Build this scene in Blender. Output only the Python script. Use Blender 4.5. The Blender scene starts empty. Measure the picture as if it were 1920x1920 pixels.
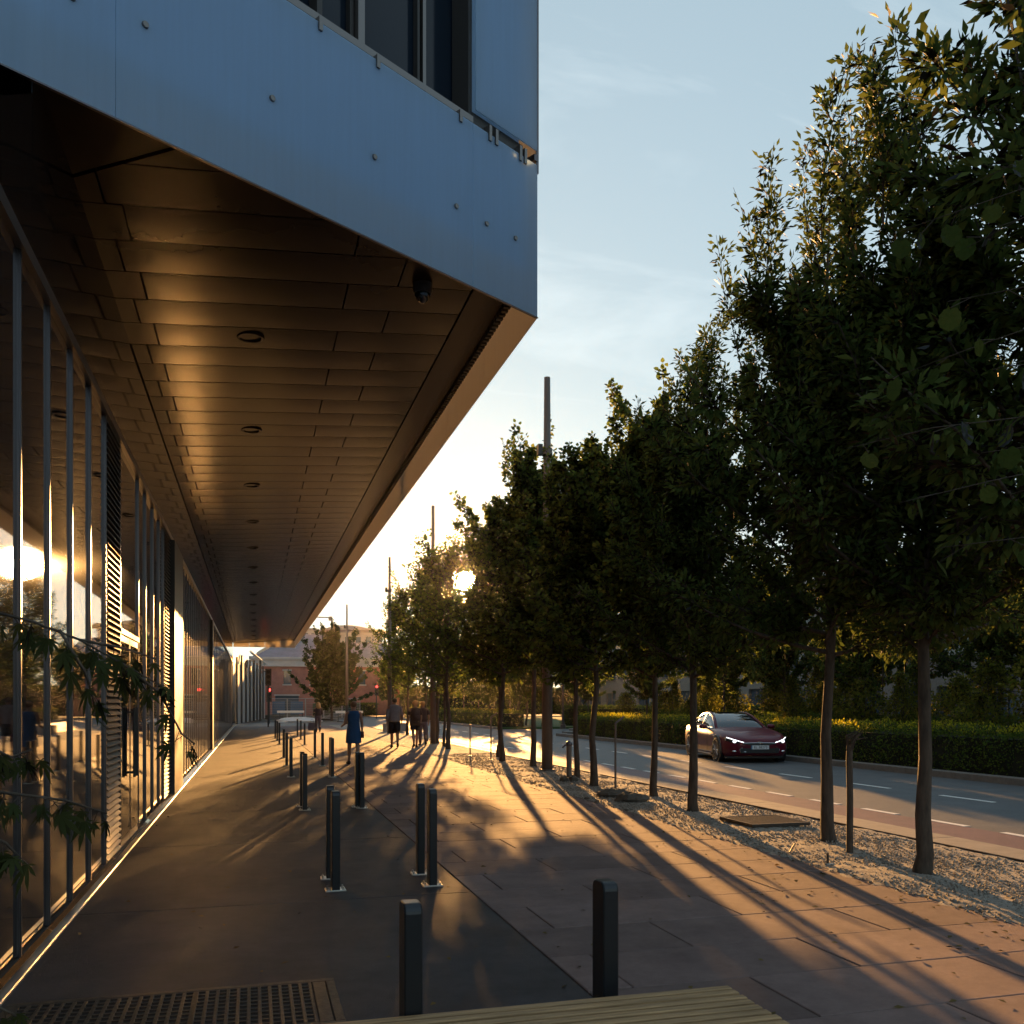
import bpy, math, random
import numpy as np
from mathutils import Vector, Matrix

sc = bpy.context.scene
R = math.radians
rnd = random.Random(7)

# ---------------------------------------------------------------- camera
F, HOR, YAW, CAMH = 1700.0, 1319.0, 15.9, 1.6      # pixels (of 1920), horizon row, yaw right of the street, eye height
cs, sn = math.cos(R(YAW)), math.sin(R(YAW))
cam = bpy.data.cameras.new('camera')
camo = bpy.data.objects.new('camera', cam); sc.collection.objects.link(camo)
cam.sensor_width = 36; cam.lens = F / 1920 * 36; cam.shift_y = (HOR - 960) / 1920
cam.clip_start = 0.05; cam.clip_end = 3000
camo.location = (0, 0, CAMH); camo.rotation_euler = (R(90), 0, -R(YAW))
sc.camera = camo

# ---------------------------------------------------------------- sky, sun, exposure
SUN_EL, SUN_AZ = R(7.7), R(12.9)                    # azimuth to the right of the street axis (+Y)
SDIR = Vector((math.sin(SUN_AZ) * math.cos(SUN_EL), math.cos(SUN_AZ) * math.cos(SUN_EL), math.sin(SUN_EL)))
SKY_STRENGTH, SUN_STRENGTH, EXPOSURE = 0.098, 3.4, 2.22
world = bpy.data.worlds.new('World'); sc.world = world; world.use_nodes = True
nt = world.node_tree; N = nt.nodes; L = nt.links
bg = N['Background']
sky = N.new('ShaderNodeTexSky'); sky.sky_type = 'NISHITA'; sky.sun_disc = False
sky.sun_elevation = SUN_EL; sky.sun_rotation = SUN_AZ
sky.air_density = 1.0; sky.dust_density = 0.5; sky.ozone_density = 2.2
gam = N.new('ShaderNodeGamma'); gam.inputs[1].default_value = 0.33
L.new(sky.outputs[0], gam.inputs[0])
tint = N.new('ShaderNodeMix'); tint.data_type = 'RGBA'; tint.blend_type = 'MULTIPLY'; tint.inputs[0].default_value = 1
L.new(gam.outputs[0], tint.inputs[6]); tint.inputs[7].default_value = (0.97, 1.10, 1.10, 1)
tc = N.new('ShaderNodeTexCoord')
sep = N.new('ShaderNodeSeparateXYZ'); L.new(tc.outputs['Generated'], sep.inputs[0])
def wm(op, a, b=None, c=None):
    n = N.new('ShaderNodeMath'); n.operation = op
    for i, v in enumerate((a, b, c)):
        if v is None: continue
        if isinstance(v, (int, float)): n.inputs[i].default_value = v
        else: L.new(v, n.inputs[i])
    return n.outputs[0]
den = wm('ADD', wm('MAXIMUM', sep.outputs[2], 0.0), 0.12)
cmb = N.new('ShaderNodeCombineXYZ')
L.new(wm('DIVIDE', sep.outputs[0], den), cmb.inputs[0]); L.new(wm('DIVIDE', sep.outputs[1], den), cmb.inputs[1])
mp = N.new('ShaderNodeMapping'); mp.inputs['Rotation'].default_value = (0, 0, R(38)); mp.inputs['Scale'].default_value = (0.55, 1.9, 1)
mp.inputs['Location'].default_value = (0.35, 0.1, 0)
L.new(cmb.outputs[0], mp.inputs[0])
n1 = N.new('ShaderNodeTexNoise'); n1.inputs['Scale'].default_value = 1.25; n1.inputs['Detail'].default_value = 9; n1.inputs['Roughness'].default_value = 0.62
n1.inputs['Distortion'].default_value = 0.7
L.new(mp.outputs[0], n1.inputs[0])
mr = N.new('ShaderNodeMapRange'); mr.inputs[1].default_value = 0.54; mr.inputs[2].default_value = 0.80; mr.inputs[3].default_value = 0; mr.inputs[4].default_value = 0.6
L.new(n1.outputs[0], mr.inputs[0])
mix = N.new('ShaderNodeMix'); mix.data_type = 'RGBA'
L.new(mr.outputs[0], mix.inputs[0]); L.new(tint.outputs[2], mix.inputs[6])
brt = N.new('ShaderNodeMix'); brt.data_type = 'RGBA'; brt.blend_type = 'ADD'; brt.inputs[0].default_value = 1
L.new(tint.outputs[2], brt.inputs[6]); brt.inputs[7].default_value = (1.0, 0.95, 0.85, 1)
L.new(brt.outputs[2], mix.inputs[7])
# the sun's own disc in the sky (seen through the leaves and mirrored in the glass)
dot = N.new('ShaderNodeVectorMath'); dot.operation = 'DOT_PRODUCT'; L.new(tc.outputs['Generated'], dot.inputs[0])
dot.inputs[1].default_value = SDIR
disc = N.new('ShaderNodeMapRange'); disc.inputs[1].default_value = math.cos(R(0.95)); disc.inputs[2].default_value = math.cos(R(0.7))
disc.inputs[3].default_value = 0; disc.inputs[4].default_value = 700
L.new(dot.outputs['Value'], disc.inputs[0])
dcol = N.new('ShaderNodeMix'); dcol.data_type = 'RGBA'; dcol.blend_type = 'MULTIPLY'; dcol.inputs[0].default_value = 1
dcol.inputs[6].default_value = (1, 0.72, 0.36, 1); L.new(disc.outputs[0], dcol.inputs[7])
fin = N.new('ShaderNodeMix'); fin.data_type = 'RGBA'; fin.blend_type = 'ADD'; fin.inputs[0].default_value = 1
L.new(mix.outputs[2], fin.inputs[6]); L.new(dcol.outputs[2], fin.inputs[7])
L.new(fin.outputs[2], bg.inputs[0]); bg.inputs[1].default_value = SKY_STRENGTH

sun = bpy.data.lights.new('sun', 'SUN'); sun.energy = SUN_STRENGTH; sun.angle = R(0.5); sun.color = (1.0, 0.49, 0.145)
suno = bpy.data.objects.new('sun', sun); sc.collection.objects.link(suno)
suno.rotation_euler = SDIR.to_track_quat('Z', 'Y').to_euler()
vs = sc.view_settings; vs.view_transform = 'Standard'; vs.look = 'None'; vs.gamma = 1; vs.use_curve_mapping = False; vs.exposure = EXPOSURE
sc.cycles.use_denoising = True
sc.cycles.max_bounces = 8; sc.cycles.diffuse_bounces = 4; sc.cycles.glossy_bounces = 4; sc.cycles.transparent_max_bounces = 8
sc.cycles.caustics_reflective = True; sc.cycles.sample_clamp_indirect = 4

# ---------------------------------------------------------------- helpers
def P(px, py, z=0.0):                               # photo pixel -> point on the level z
    d = F * (CAMH - z) / (py - HOR); r = (px - 960) / F * d
    return Vector((r * cs + d * sn, d * cs - r * sn, z))
def PD(px, py, d):                                  # photo pixel -> point at depth d
    r = (px - 960) / F * d
    return Vector((r * cs + d * sn, d * cs - r * sn, CAMH + (HOR - py) * d / F))

col = sc.collection
def link(o, parent=None):
    col.objects.link(o)
    if parent: o.parent = parent
    return o
def empty(name, loc=(0, 0, 0), rz=0.0):
    o = bpy.data.objects.new(name, None); o.location = loc; o.rotation_euler.z = rz; o.empty_display_size = 0.1
    return link(o)
def tag(o, label=None, cat=None, group=None, kind=None):
    if label: o['label'] = label
    if cat: o['category'] = cat
    if group: o['group'] = group
    if kind: o['kind'] = kind
    return o
KIDS = {}
def inst(name, me, parent=None, loc=(0, 0, 0), rz=0.0, scale=None, rot=None):
    o = bpy.data.objects.new(name, me); o.location = loc
    o.rotation_euler = rot if rot is not None else (0, 0, rz)
    if scale is not None: o.scale = scale if hasattr(scale, '__len__') else (scale,) * 3
    link(o, parent)
    if parent: KIDS.setdefault(parent, []).append(o)
    return o
def copy_tree(o, parent=None):
    c = o.copy(); link(c)
    if parent: c.parent = parent; KIDS.setdefault(parent, []).append(c)
    for k in KIDS.get(o, []): copy_tree(k, c)
    return c

class MB:
    def __init__(s): s.v = []; s.f = []
    def add(s, vs, fs):
        b = len(s.v); s.v += [tuple(v) for v in vs]; s.f += [tuple(i + b for i in f) for f in fs]; return s
    def box(s, x0, x1, y0, y1, z0, z1):
        return s.add([(x0,y0,z0),(x1,y0,z0),(x1,y1,z0),(x0,y1,z0),(x0,y0,z1),(x1,y0,z1),(x1,y1,z1),(x0,y1,z1)],
                     [(3,2,1,0),(4,5,6,7),(0,1,5,4),(1,2,6,5),(2,3,7,6),(3,0,4,7)])
    def cbox(s, x0, x1, y0, y1, z0, z1, c=0.005):    # top edges chamfered
        return s.add([(x0,y0,z0),(x1,y0,z0),(x1,y1,z0),(x0,y1,z0),(x0,y0,z1-c),(x1,y0,z1-c),(x1,y1,z1-c),(x0,y1,z1-c),
                      (x0+c,y0+c,z1),(x1-c,y0+c,z1),(x1-c,y1-c,z1),(x0+c,y1-c,z1)],
                     [(3,2,1,0),(8,9,10,11)] + [(i,(i+1)%4,(i+1)%4+4,i+4) for i in range(4)] + [(i+4,(i+1)%4+4,(i+1)%4+8,i+8) for i in range(4)])
    def prism(s, poly, z0, z1):
        n = len(poly)
        return s.add([(p[0],p[1],z0) for p in poly] + [(p[0],p[1],z1) for p in poly],
                     [tuple(range(n-1,-1,-1)), tuple(range(n,2*n))] + [(i,(i+1)%n,(i+1)%n+n,i+n) for i in range(n)])
    def loft(s, rings, cap=True, closed=True):
        n = len(rings[0]); b = len(s.v)
        for r in rings: s.v += [tuple(p) for p in r]
        m = n if closed else n - 1
        for k in range(len(rings) - 1):
            for i in range(m):
                j = (i + 1) % n
                s.f.append((b+k*n+i, b+k*n+j, b+(k+1)*n+j, b+(k+1)*n+i))
        if cap and closed:
            s.f.append(tuple(b+i for i in range(n-1,-1,-1))); s.f.append(tuple(b+(len(rings)-1)*n+i for i in range(n)))
        return s
    def tube(s, pts, rad, n=6, cap=True):
        pts = [Vector(p) for p in pts]
        if not hasattr(rad, '__len__'): rad = [rad] * len(pts)
        rings = []
        for k, p in enumerate(pts):
            t = (pts[min(k+1, len(pts)-1)] - pts[max(k-1, 0)])
            t = t.normalized() if t.length > 1e-9 else Vector((0,0,1))
            a = Vector((0,0,1)) if abs(t.z) < 0.9 else Vector((1,0,0))
            u = t.cross(a).normalized(); w = t.cross(u)
            rings.append([p + (u*math.cos(2*math.pi*i/n) + w*math.sin(2*math.pi*i/n)) * rad[k] for i in range(n)])
        return s.loft(rings, cap)
    def ell(s, c, r, nu=10, nv=6):
        c = Vector(c); rings = []
        for k in range(nv + 1):
            a = math.pi * (k + 0.001 * (k == 0) - 0.001 * (k == nv)) / nv
            rings.append([c + Vector((r[0]*math.sin(a)*math.cos(2*math.pi*i/nu), r[1]*math.sin(a)*math.sin(2*math.pi*i/nu), -r[2]*math.cos(a))) for i in range(nu)])
        return s.loft(rings)
    def mesh(s, name, mat, smooth=False):
        me = bpy.data.meshes.new(name); me.from_pydata(s.v, [], s.f); me.materials.append(mat)
        if smooth: me.polygons.foreach_set('use_smooth', [True] * len(me.polygons))
        me.update(); return me
    def build(s, name, mat, parent=None, smooth=False, loc=(0,0,0), rz=0.0):
        return inst(name, s.mesh(name, mat, smooth), parent, loc, rz)

def clip_poly(poly, n, c):                          # keep the side where n.p <= c
    out = []
    for i in range(len(poly)):
        a, b = poly[i], poly[(i+1) % len(poly)]
        da, db = n[0]*a[0]+n[1]*a[1]-c, n[0]*b[0]+n[1]*b[1]-c
        if da <= 0: out.append(a)
        if (da < 0 < db) or (db < 0 < da):
            t = da / (da - db); out.append((a[0]+(b[0]-a[0])*t, a[1]+(b[1]-a[1])*t))
    return out

def fast_mesh(name, verts, quads, mat):
    me = bpy.data.meshes.new(name)
    n = len(quads); k = quads.shape[1]
    me.vertices.add(len(verts)); me.vertices.foreach_set('co', verts.astype(np.float32).ravel())
    me.loops.add(n * k); me.loops.foreach_set('vertex_index', quads.astype(np.int32).ravel())
    me.polygons.add(n); me.polygons.foreach_set('loop_start', np.arange(0, n*k, k, dtype=np.int32))
    me.update(calc_edges=True); me.materials.append(mat)
    return me

# ---------------------------------------------------------------- materials
def mat(name, base, rough=0.5, metal=0.0, noise=0.0, nscale=8.0, bump=0.0, bscale=60.0, spec=None, ior=None, emit=None, estr=0.0, col2=None, detail=6, stretch=None, coat=0.0, nrough=0.6):
    m = bpy.data.materials.new(name); m.use_nodes = True
    t = m.node_tree; b = t.nodes['Principled BSDF']
    b.inputs['Base Color'].default_value = (*base, 1); b.inputs['Roughness'].default_value = rough; b.inputs['Metallic'].default_value = metal
    if spec is not None: b.inputs['Specular IOR Level'].default_value = spec
    if ior is not None: b.inputs['IOR'].default_value = ior
    if coat: b.inputs['Coat Weight'].default_value = coat; b.inputs['Coat Roughness'].default_value = 0.03
    if emit: b.inputs['Emission Color'].default_value = (*emit, 1); b.inputs['Emission Strength'].default_value = estr
    g = t.nodes.new('ShaderNodeNewGeometry')
    src = g.outputs['Position']
    if stretch:
        mpn = t.nodes.new('ShaderNodeMapping'); mpn.inputs['Scale'].default_value = stretch
        t.links.new(src, mpn.inputs[0]); src = mpn.outputs[0]
    if noise or col2:
        nz = t.nodes.new('ShaderNodeTexNoise'); nz.inputs['Scale'].default_value = nscale; nz.inputs['Detail'].default_value = detail; nz.inputs['Roughness'].default_value = nrough
        t.links.new(src, nz.inputs[0])
        rp = t.nodes.new('ShaderNodeValToRGB'); rp.color_ramp.elements[0].position = 0.32; rp.color_ramp.elements[1].position = 0.68
        c0 = tuple(max(0, x * (1 - noise)) for x in base); c1 = col2 if col2 else tuple(min(1, x * (1 + noise)) for x in base)
        rp.color_ramp.elements[0].color = (*c0, 1); rp.color_ramp.elements[1].color = (*c1, 1)
        t.links.new(nz.outputs[0], rp.inputs[0]); t.links.new(rp.outputs[0], b.inputs['Base Color'])
    if bump:
        nb = t.nodes.new('ShaderNodeTexNoise'); nb.inputs['Scale'].default_value = bscale; nb.inputs['Detail'].default_value = 5; nb.inputs['Roughness'].default_value = 0.7
        t.links.new(src, nb.inputs[0])
        bp = t.nodes.new('ShaderNodeBump'); bp.inputs['Strength'].default_value = bump; bp.inputs['Distance'].default_value = 0.01
        t.links.new(nb.outputs[0], bp.inputs['Height']); t.links.new(bp.outputs[0], b.inputs['Normal'])
    return m

def leaf_mat(name, c0, c1, trans=0.45, rough=0.45):
    m = bpy.data.materials.new(name); m.use_nodes = True
    t = m.node_tree; t.nodes.remove(t.nodes['Principled BSDF']); out = t.nodes['Material Output']
    g = t.nodes.new('ShaderNodeNewGeometry'); rp = t.nodes.new('ShaderNodeValToRGB')
    rp.color_ramp.elements[0].color = (*c0, 1); rp.color_ramp.elements[1].color = (*c1, 1)
    t.links.new(g.outputs['Random Per Island'], rp.inputs[0])
    d = t.nodes.new('ShaderNodeBsdfDiffuse'); tr = t.nodes.new('ShaderNodeBsdfTranslucent'); gl = t.nodes.new('ShaderNodeBsdfGlossy')
    gl.inputs['Roughness'].default_value = rough; gl.inputs['Color'].default_value = (0.05, 0.05, 0.05, 1)
    hs = t.nodes.new('ShaderNodeHueSaturation'); hs.inputs['Hue'].default_value = 0.475; hs.inputs['Saturation'].default_value = 1.1; hs.inputs['Value'].default_value = 1.9
    t.links.new(rp.outputs[0], d.inputs[0]); t.links.new(rp.outputs[0], hs.inputs['Color']); t.links.new(hs.outputs[0], tr.inputs[0])
    m1 = t.nodes.new('ShaderNodeMixShader'); m1.inputs[0].default_value = trans
    t.links.new(d.outputs[0], m1.inputs[1]); t.links.new(tr.outputs[0], m1.inputs[2])
    m2 = t.nodes.new('ShaderNodeMixShader'); fr = t.nodes.new('ShaderNodeFresnel'); fr.inputs[0].default_value = 1.2
    t.links.new(fr.outputs[0], m2.inputs[0]); t.links.new(m1.outputs[0], m2.inputs[1]); t.links.new(gl.outputs[0], m2.inputs[2])
    t.links.new(m2.outputs[0], out.inputs[0])
    return m

def frosted_mat(name, base, trans_col, trans=0.4, gloss=0.25, rough=0.35):
    m = bpy.data.materials.new(name); m.use_nodes = True
    t = m.node_tree; t.nodes.remove(t.nodes['Principled BSDF']); out = t.nodes['Material Output']
    d = t.nodes.new('ShaderNodeBsdfDiffuse'); tr = t.nodes.new('ShaderNodeBsdfTranslucent'); gl = t.nodes.new('ShaderNodeBsdfGlossy')
    g = t.nodes.new('ShaderNodeNewGeometry'); mpn = t.nodes.new('ShaderNodeMapping'); mpn.inputs['Scale'].default_value = (9, 9, 0.35)
    nz = t.nodes.new('ShaderNodeTexNoise'); nz.inputs['Scale'].default_value = 3; nz.inputs['Detail'].default_value = 5
    t.links.new(g.outputs['Position'], mpn.inputs[0]); t.links.new(mpn.outputs[0], nz.inputs[0])
    rp = t.nodes.new('ShaderNodeValToRGB'); rp.color_ramp.elements[0].color = (*[x * 0.80 for x in base], 1); rp.color_ramp.elements[1].color = (*[x * 1.16 for x in base], 1)
    t.links.new(nz.outputs[0], rp.inputs[0]); t.links.new(rp.outputs[0], d.inputs[0])
    tr.inputs[0].default_value = (*trans_col, 1); gl.inputs['Roughness'].default_value = rough
    m1 = t.nodes.new('ShaderNodeMixShader'); m1.inputs[0].default_value = trans
    t.links.new(d.outputs[0], m1.inputs[1]); t.links.new(tr.outputs[0], m1.inputs[2])
    m2 = t.nodes.new('ShaderNodeMixShader'); m2.inputs[0].default_value = gloss
    t.links.new(m1.outputs[0], m2.inputs[1]); t.links.new(gl.outputs[0], m2.inputs[2])
    t.links.new(m2.outputs[0], out.inputs[0])
    return m

M = {}
M['asphalt'] = mat('asphalt', (0.038, 0.037, 0.044), 0.68, noise=0.40, nscale=1.0, detail=14, nrough=0.82, bump=0.8, bscale=130, col2=(0.072, 0.066, 0.072), spec=0.25)
M['slab'] = mat('paving_stone', (0.19, 0.130, 0.122), 0.85, noise=0.30, nscale=1.6, detail=14, nrough=0.82, bump=0.7, bscale=160, col2=(0.25, 0.178, 0.165), spec=0.2)
t_ = M['slab'].node_tree; b_ = t_.nodes['Principled BSDF']; lk_ = b_.inputs['Base Color'].links[0].from_socket
oi = t_.nodes.new('ShaderNodeObjectInfo'); rg_ = t_.nodes.new('ShaderNodeMapRange'); rg_.inputs[3].default_value = 0.80; rg_.inputs[4].default_value = 1.16
hv_ = t_.nodes.new('ShaderNodeHueSaturation'); t_.links.new(oi.outputs['Random'], rg_.inputs[0]); t_.links.new(rg_.outputs[0], hv_.inputs['Value']); t_.links.new(lk_, hv_.inputs['Color']); t_.links.new(hv_.outputs[0], b_.inputs['Base Color'])
M['bed'] = mat('joint_sand', (0.05, 0.04, 0.035), 0.95)
M['road'] = mat('road_asphalt', (0.085, 0.09, 0.097), 0.62, noise=0.22, nscale=1.5, detail=14, nrough=0.8, bump=0.6, bscale=110, col2=(0.11, 0.115, 0.12), spec=0.35)
M['bike'] = mat('red_asphalt', (0.115, 0.050, 0.058), 0.6, noise=0.18, nscale=3, bump=0.45, bscale=110)
M['kerb'] = mat('kerb_concrete', (0.24, 0.21, 0.18), 0.75, noise=0.15, nscale=4, bump=0.4, bscale=90)
M['granite'] = mat('kerb_granite', (0.16, 0.145, 0.13), 0.7, noise=0.2, nscale=8, bump=0.4, bscale=60)
M['gravel'] = mat('gravel', (0.27, 0.235, 0.20), 0.9, noise=0.4, nscale=30, bump=1.0, bscale=45, col2=(0.40, 0.36, 0.31))
M['ground'] = mat('ground', (0.07, 0.065, 0.055), 0.95, noise=0.3, nscale=0.4)
M['lawn'] = mat('lawn', (0.05, 0.085, 0.02), 0.9, noise=0.4, nscale=2.0, bump=1.0, bscale=30)
M['paint'] = mat('road_paint', (0.72, 0.70, 0.66), 0.6, noise=0.12, nscale=20)
M['soil'] = mat('soil', (0.06, 0.045, 0.03), 0.95, noise=0.3, nscale=10, bump=0.6, bscale=25)
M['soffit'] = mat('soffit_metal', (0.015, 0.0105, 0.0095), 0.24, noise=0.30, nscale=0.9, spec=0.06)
M['dark'] = mat('dark_metal', (0.03, 0.027, 0.027), 0.5)
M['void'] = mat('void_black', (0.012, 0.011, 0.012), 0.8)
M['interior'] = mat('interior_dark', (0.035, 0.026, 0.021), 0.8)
M['alu'] = mat('aluminium', (0.13, 0.12, 0.13), 0.33, metal=0.9)
M['alu_dark'] = mat('dark_aluminium', (0.20, 0.185, 0.18), 0.35, metal=0.85)
M['sillm'] = mat('sill_metal', (0.55, 0.50, 0.45), 0.35, metal=0.9)
M['polish'] = mat('sill_reflector_metal', (0.88, 0.78, 0.64), 0.13, metal=1.0)  # bright metal of the reflector strip added at the wall base
M['clerestory'] = mat('clerestory_glass', (0.010, 0.009, 0.009), 0.06, spec=0.6)
M['louvre'] = mat('louvre_metal', (0.20, 0.175, 0.15), 0.5, metal=0.3)
M['wallglass'] = mat('wall_glass', (0.016, 0.016, 0.018), 0.025, spec=1.0, ior=1.9)
M['winglass'] = mat('window_glass', (0.010, 0.018, 0.032), 0.12, spec=0.22)
M['frost'] = frosted_mat('frosted_glass', (0.30, 0.46, 0.68), (0.70, 0.84, 0.97), trans=0.60, gloss=0.06, rough=0.4)
M['frost_side'] = frosted_mat('frosted_glass_street', (0.55, 0.52, 0.48), (0.75, 0.68, 0.58), trans=0.5, gloss=0.2)
M['backing'] = mat('facade_backing', (0.62, 0.74, 0.86), 0.8)
M['bollard'] = mat('bollard_steel', (0.035, 0.037, 0.042), 0.30, metal=0.6, bump=0.05, bscale=200)
M['galv'] = mat('galvanised_steel', (0.60, 0.58, 0.55), 0.3, metal=1.0)
M['wood'] = mat('bench_wood', (0.36, 0.22, 0.105), 0.6, noise=0.35, nscale=6, bump=0.3, bscale=30, stretch=(0.6, 14, 14))
M['iron'] = mat('cast_iron', (0.060, 0.043, 0.032), 0.55, metal=0.4, noise=0.4, nscale=25, bump=0.5, bscale=80)
M['bark'] = mat('bark', (0.065, 0.048, 0.036), 0.9, noise=0.45, nscale=18, bump=1.0, bscale=35, stretch=(1, 1, 0.25))
M['leaf_ash'] = leaf_mat('ash_leaf', (0.040, 0.070, 0.022), (0.090, 0.120, 0.036), trans=0.3)
M['leaf_lin'] = leaf_mat('linden_leaf', (0.038, 0.072, 0.022), (0.095, 0.120, 0.034), trans=0.55)
M['leaf_big'] = leaf_mat('broad_leaf', (0.016, 0.036, 0.012), (0.060, 0.078, 0.022), trans=0.5)
M['leaf_maple'] = leaf_mat('maple_leaf', (0.030, 0.045, 0.018), (0.055, 0.060, 0.022), trans=0.3)
for k_ in ('leaf_big', 'leaf_maple'):
    t_ = M[k_].node_tree; oi = t_.nodes.new('ShaderNodeObjectInfo'); rp_ = [n for n in t_.nodes if n.type == 'VALTORGB'][0]
    nz_ = t_.nodes.new('ShaderNodeTexNoise'); nz_.inputs['Scale'].default_value = 90; nz_.inputs['Detail'].default_value = 4
    ad = t_.nodes.new('ShaderNodeMath'); ad.operation = 'MULTIPLY_ADD'; ad.inputs[1].default_value = 0.55
    mu = t_.nodes.new('ShaderNodeMath'); mu.operation = 'MULTIPLY'; mu.inputs[1].default_value = 0.5
    t_.links.new(nz_.outputs[0], mu.inputs[0]); t_.links.new(oi.outputs['Random'], ad.inputs[0]); t_.links.new(mu.outputs[0], ad.inputs[2]); t_.links.new(ad.outputs[0], rp_.inputs[0])
M['leaf_maple2'] = leaf_mat('dark_leaf', (0.030, 0.050, 0.016), (0.060, 0.080, 0.024), trans=0.08)
M['leaf_dry'] = leaf_mat('dry_leaf', (0.06, 0.045, 0.02), (0.20, 0.15, 0.06), trans=0.1)
M['leaf_hedge'] = leaf_mat('hedge_leaf', (0.045, 0.085, 0.020), (0.10, 0.14, 0.030), trans=0.35)
M['leaf_tip'] = leaf_mat('hedge_shoot', (0.16, 0.19, 0.025), (0.30, 0.29, 0.04), trans=0.55)
M['leaf_shrub'] = leaf_mat('shrub_leaf', (0.06, 0.085, 0.018), (0.14, 0.14, 0.03), trans=0.5)
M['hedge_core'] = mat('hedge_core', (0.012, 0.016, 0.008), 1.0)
M['mast'] = mat('mast_steel', (0.14, 0.115, 0.10), 0.5, metal=0.3)
M['rock'] = mat('rock', (0.10, 0.085, 0.07), 0.9, noise=0.3, nscale=12, bump=0.8, bscale=30)
M['brick'] = mat('red_brick', (0.34, 0.13, 0.10), 0.9, noise=0.2, nscale=1.5)
M['stone'] = mat('pale_stone', (0.42, 0.38, 0.36), 0.85, noise=0.1, nscale=1)
M['slate'] = mat('slate_roof', (0.17, 0.16, 0.20), 0.7, noise=0.2, nscale=1.2)
M['concrete'] = mat('concrete', (0.33, 0.31, 0.29), 0.85, noise=0.12, nscale=0.8)
M['teal'] = mat('teal_panel', (0.10, 0.22, 0.22), 0.5)
M['glass_far'] = mat('far_glass', (0.05, 0.08, 0.11), 0.08, spec=0.8)
M['hoard'] = mat('hoarding_panel', (0.30, 0.285, 0.27), 0.7, noise=0.1, nscale=2)
M['white'] = mat('white_paint', (0.70, 0.68, 0.64), 0.5)
M['tarp'] = mat('white_tarpaulin', (0.62, 0.62, 0.64), 0.7)
M['mesh'] = mat('fence_steel', (0.36, 0.36, 0.37), 0.45, metal=0.8)
M['bluefab'] = mat('blue_banner', (0.06, 0.16, 0.30), 0.8)
M['red_lamp'] = mat('red_signal', (0.4, 0.02, 0.02), 0.4, emit=(1, 0.05, 0.04), estr=1.3)
M['head_lamp'] = mat('headlamp_lens', (0.7, 0.7, 0.7), 0.1, emit=(0.9, 0.95, 1), estr=0.6)
M['carpaint'] = mat('car_paint', (0.11, 0.006, 0.020), 0.40, metal=0.0, coat=0.28, spec=0.2)
M['carglass'] = mat('car_glass', (0.010, 0.012, 0.015), 0.03, spec=1.0, ior=1.7)
M['chrome'] = mat('chrome', (0.7, 0.7, 0.72), 0.15, metal=1.0)
M['rubber'] = mat('tyre_rubber', (0.02, 0.02, 0.02), 0.8)
M['rim'] = mat('rim_alloy', (0.35, 0.35, 0.36), 0.3, metal=0.9)
M['carblack'] = mat('car_black', (0.012, 0.014, 0.018), 0.35)
M['plate'] = mat('plate_white', (0.65, 0.67, 0.70), 0.5)
M['plate_ink'] = mat('plate_ink', (0.01, 0.01, 0.01), 0.5)
M['skin'] = mat('skin', (0.34, 0.20, 0.14), 0.5)
M['skin2'] = mat('skin_tan', (0.26, 0.145, 0.095), 0.5)
M['dress'] = mat('blue_cloth', (0.018, 0.075, 0.20), 0.85, noise=0.12, nscale=9, bump=0.4, bscale=14)
M['shirt'] = mat('grey_shirt', (0.20, 0.18, 0.20), 0.85, noise=0.12, nscale=9, bump=0.4, bscale=16)
M['blackcloth'] = mat('black_cloth', (0.015, 0.014, 0.018), 0.9, bump=0.3, bscale=16)
M['florals'] = mat('dark_patterned_cloth', (0.03, 0.02, 0.02), 0.9, noise=0.2, nscale=26, col2=(0.12, 0.07, 0.05))
M['brown'] = mat('brown_cloth', (0.07, 0.045, 0.045), 0.9, bump=0.3, bscale=16)
M['trous'] = mat('mauve_trousers', (0.12, 0.09, 0.11), 0.9)
M['hair_b'] = mat('blond_hair', (0.45, 0.27, 0.10), 0.5)
M['hair_d'] = mat('dark_hair', (0.03, 0.02, 0.014), 0.5)
M['hair_m'] = mat('brown_hair', (0.11, 0.06, 0.03), 0.5)
M['leather'] = mat('red_leather', (0.10, 0.02, 0.025), 0.5)
M['shoe'] = mat('shoe_leather', (0.025, 0.02, 0.018), 0.6)

# ================================================================= ground and street
MB().add([(-900,-300,-0.22),(900,-300,-0.22),(900,1500,-0.22),(-900,1500,-0.22)], [(0,1,2,3)]).build('ground', M['ground'])['kind'] = 'structure'
def sheet(name, x0, x1, y0, y1, z, m, nx=1, ny=1):
    mb = MB(); mb.box(x0, x1, y0, y1, -0.2, z); o = mb.build(name, m); o['kind'] = 'structure'; return o
sheet('walk_bed', -1.6, 5.30, -4, 66, -0.014, M['bed'])
sheet('road', 8.12, 15.2, -12, 260, -0.10, M['road'])
sheet('bike_lane', 8.11, 9.42, -12, 58, -0.096, M['bike'])
sheet('side_road', 15.2, 60, 44.5, 57.5, -0.104, M['road'])
sheet('junction', -12, 8.12, 66.0, 84.0, -0.104, M['road'])
# poured asphalt beside the glass wall, in bays with saw-cut joints
root = tag(empty('asphalt_footway'), kind='structure')
y = 0.9
while y < 65.9:
    y1 = min(y + 3.3, 66.0)
    MB().cbox(-1.36, 1.775, y + 0.005, y1 - 0.005, -0.1, 0.0, 0.004).build('asphalt_panel', M['asphalt'], root); y = y1
MB().cbox(-1.36, 1.775, -4, 0.895, -0.1, 0.0, 0.004).build('asphalt_panel', M['asphalt'], root)
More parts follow.
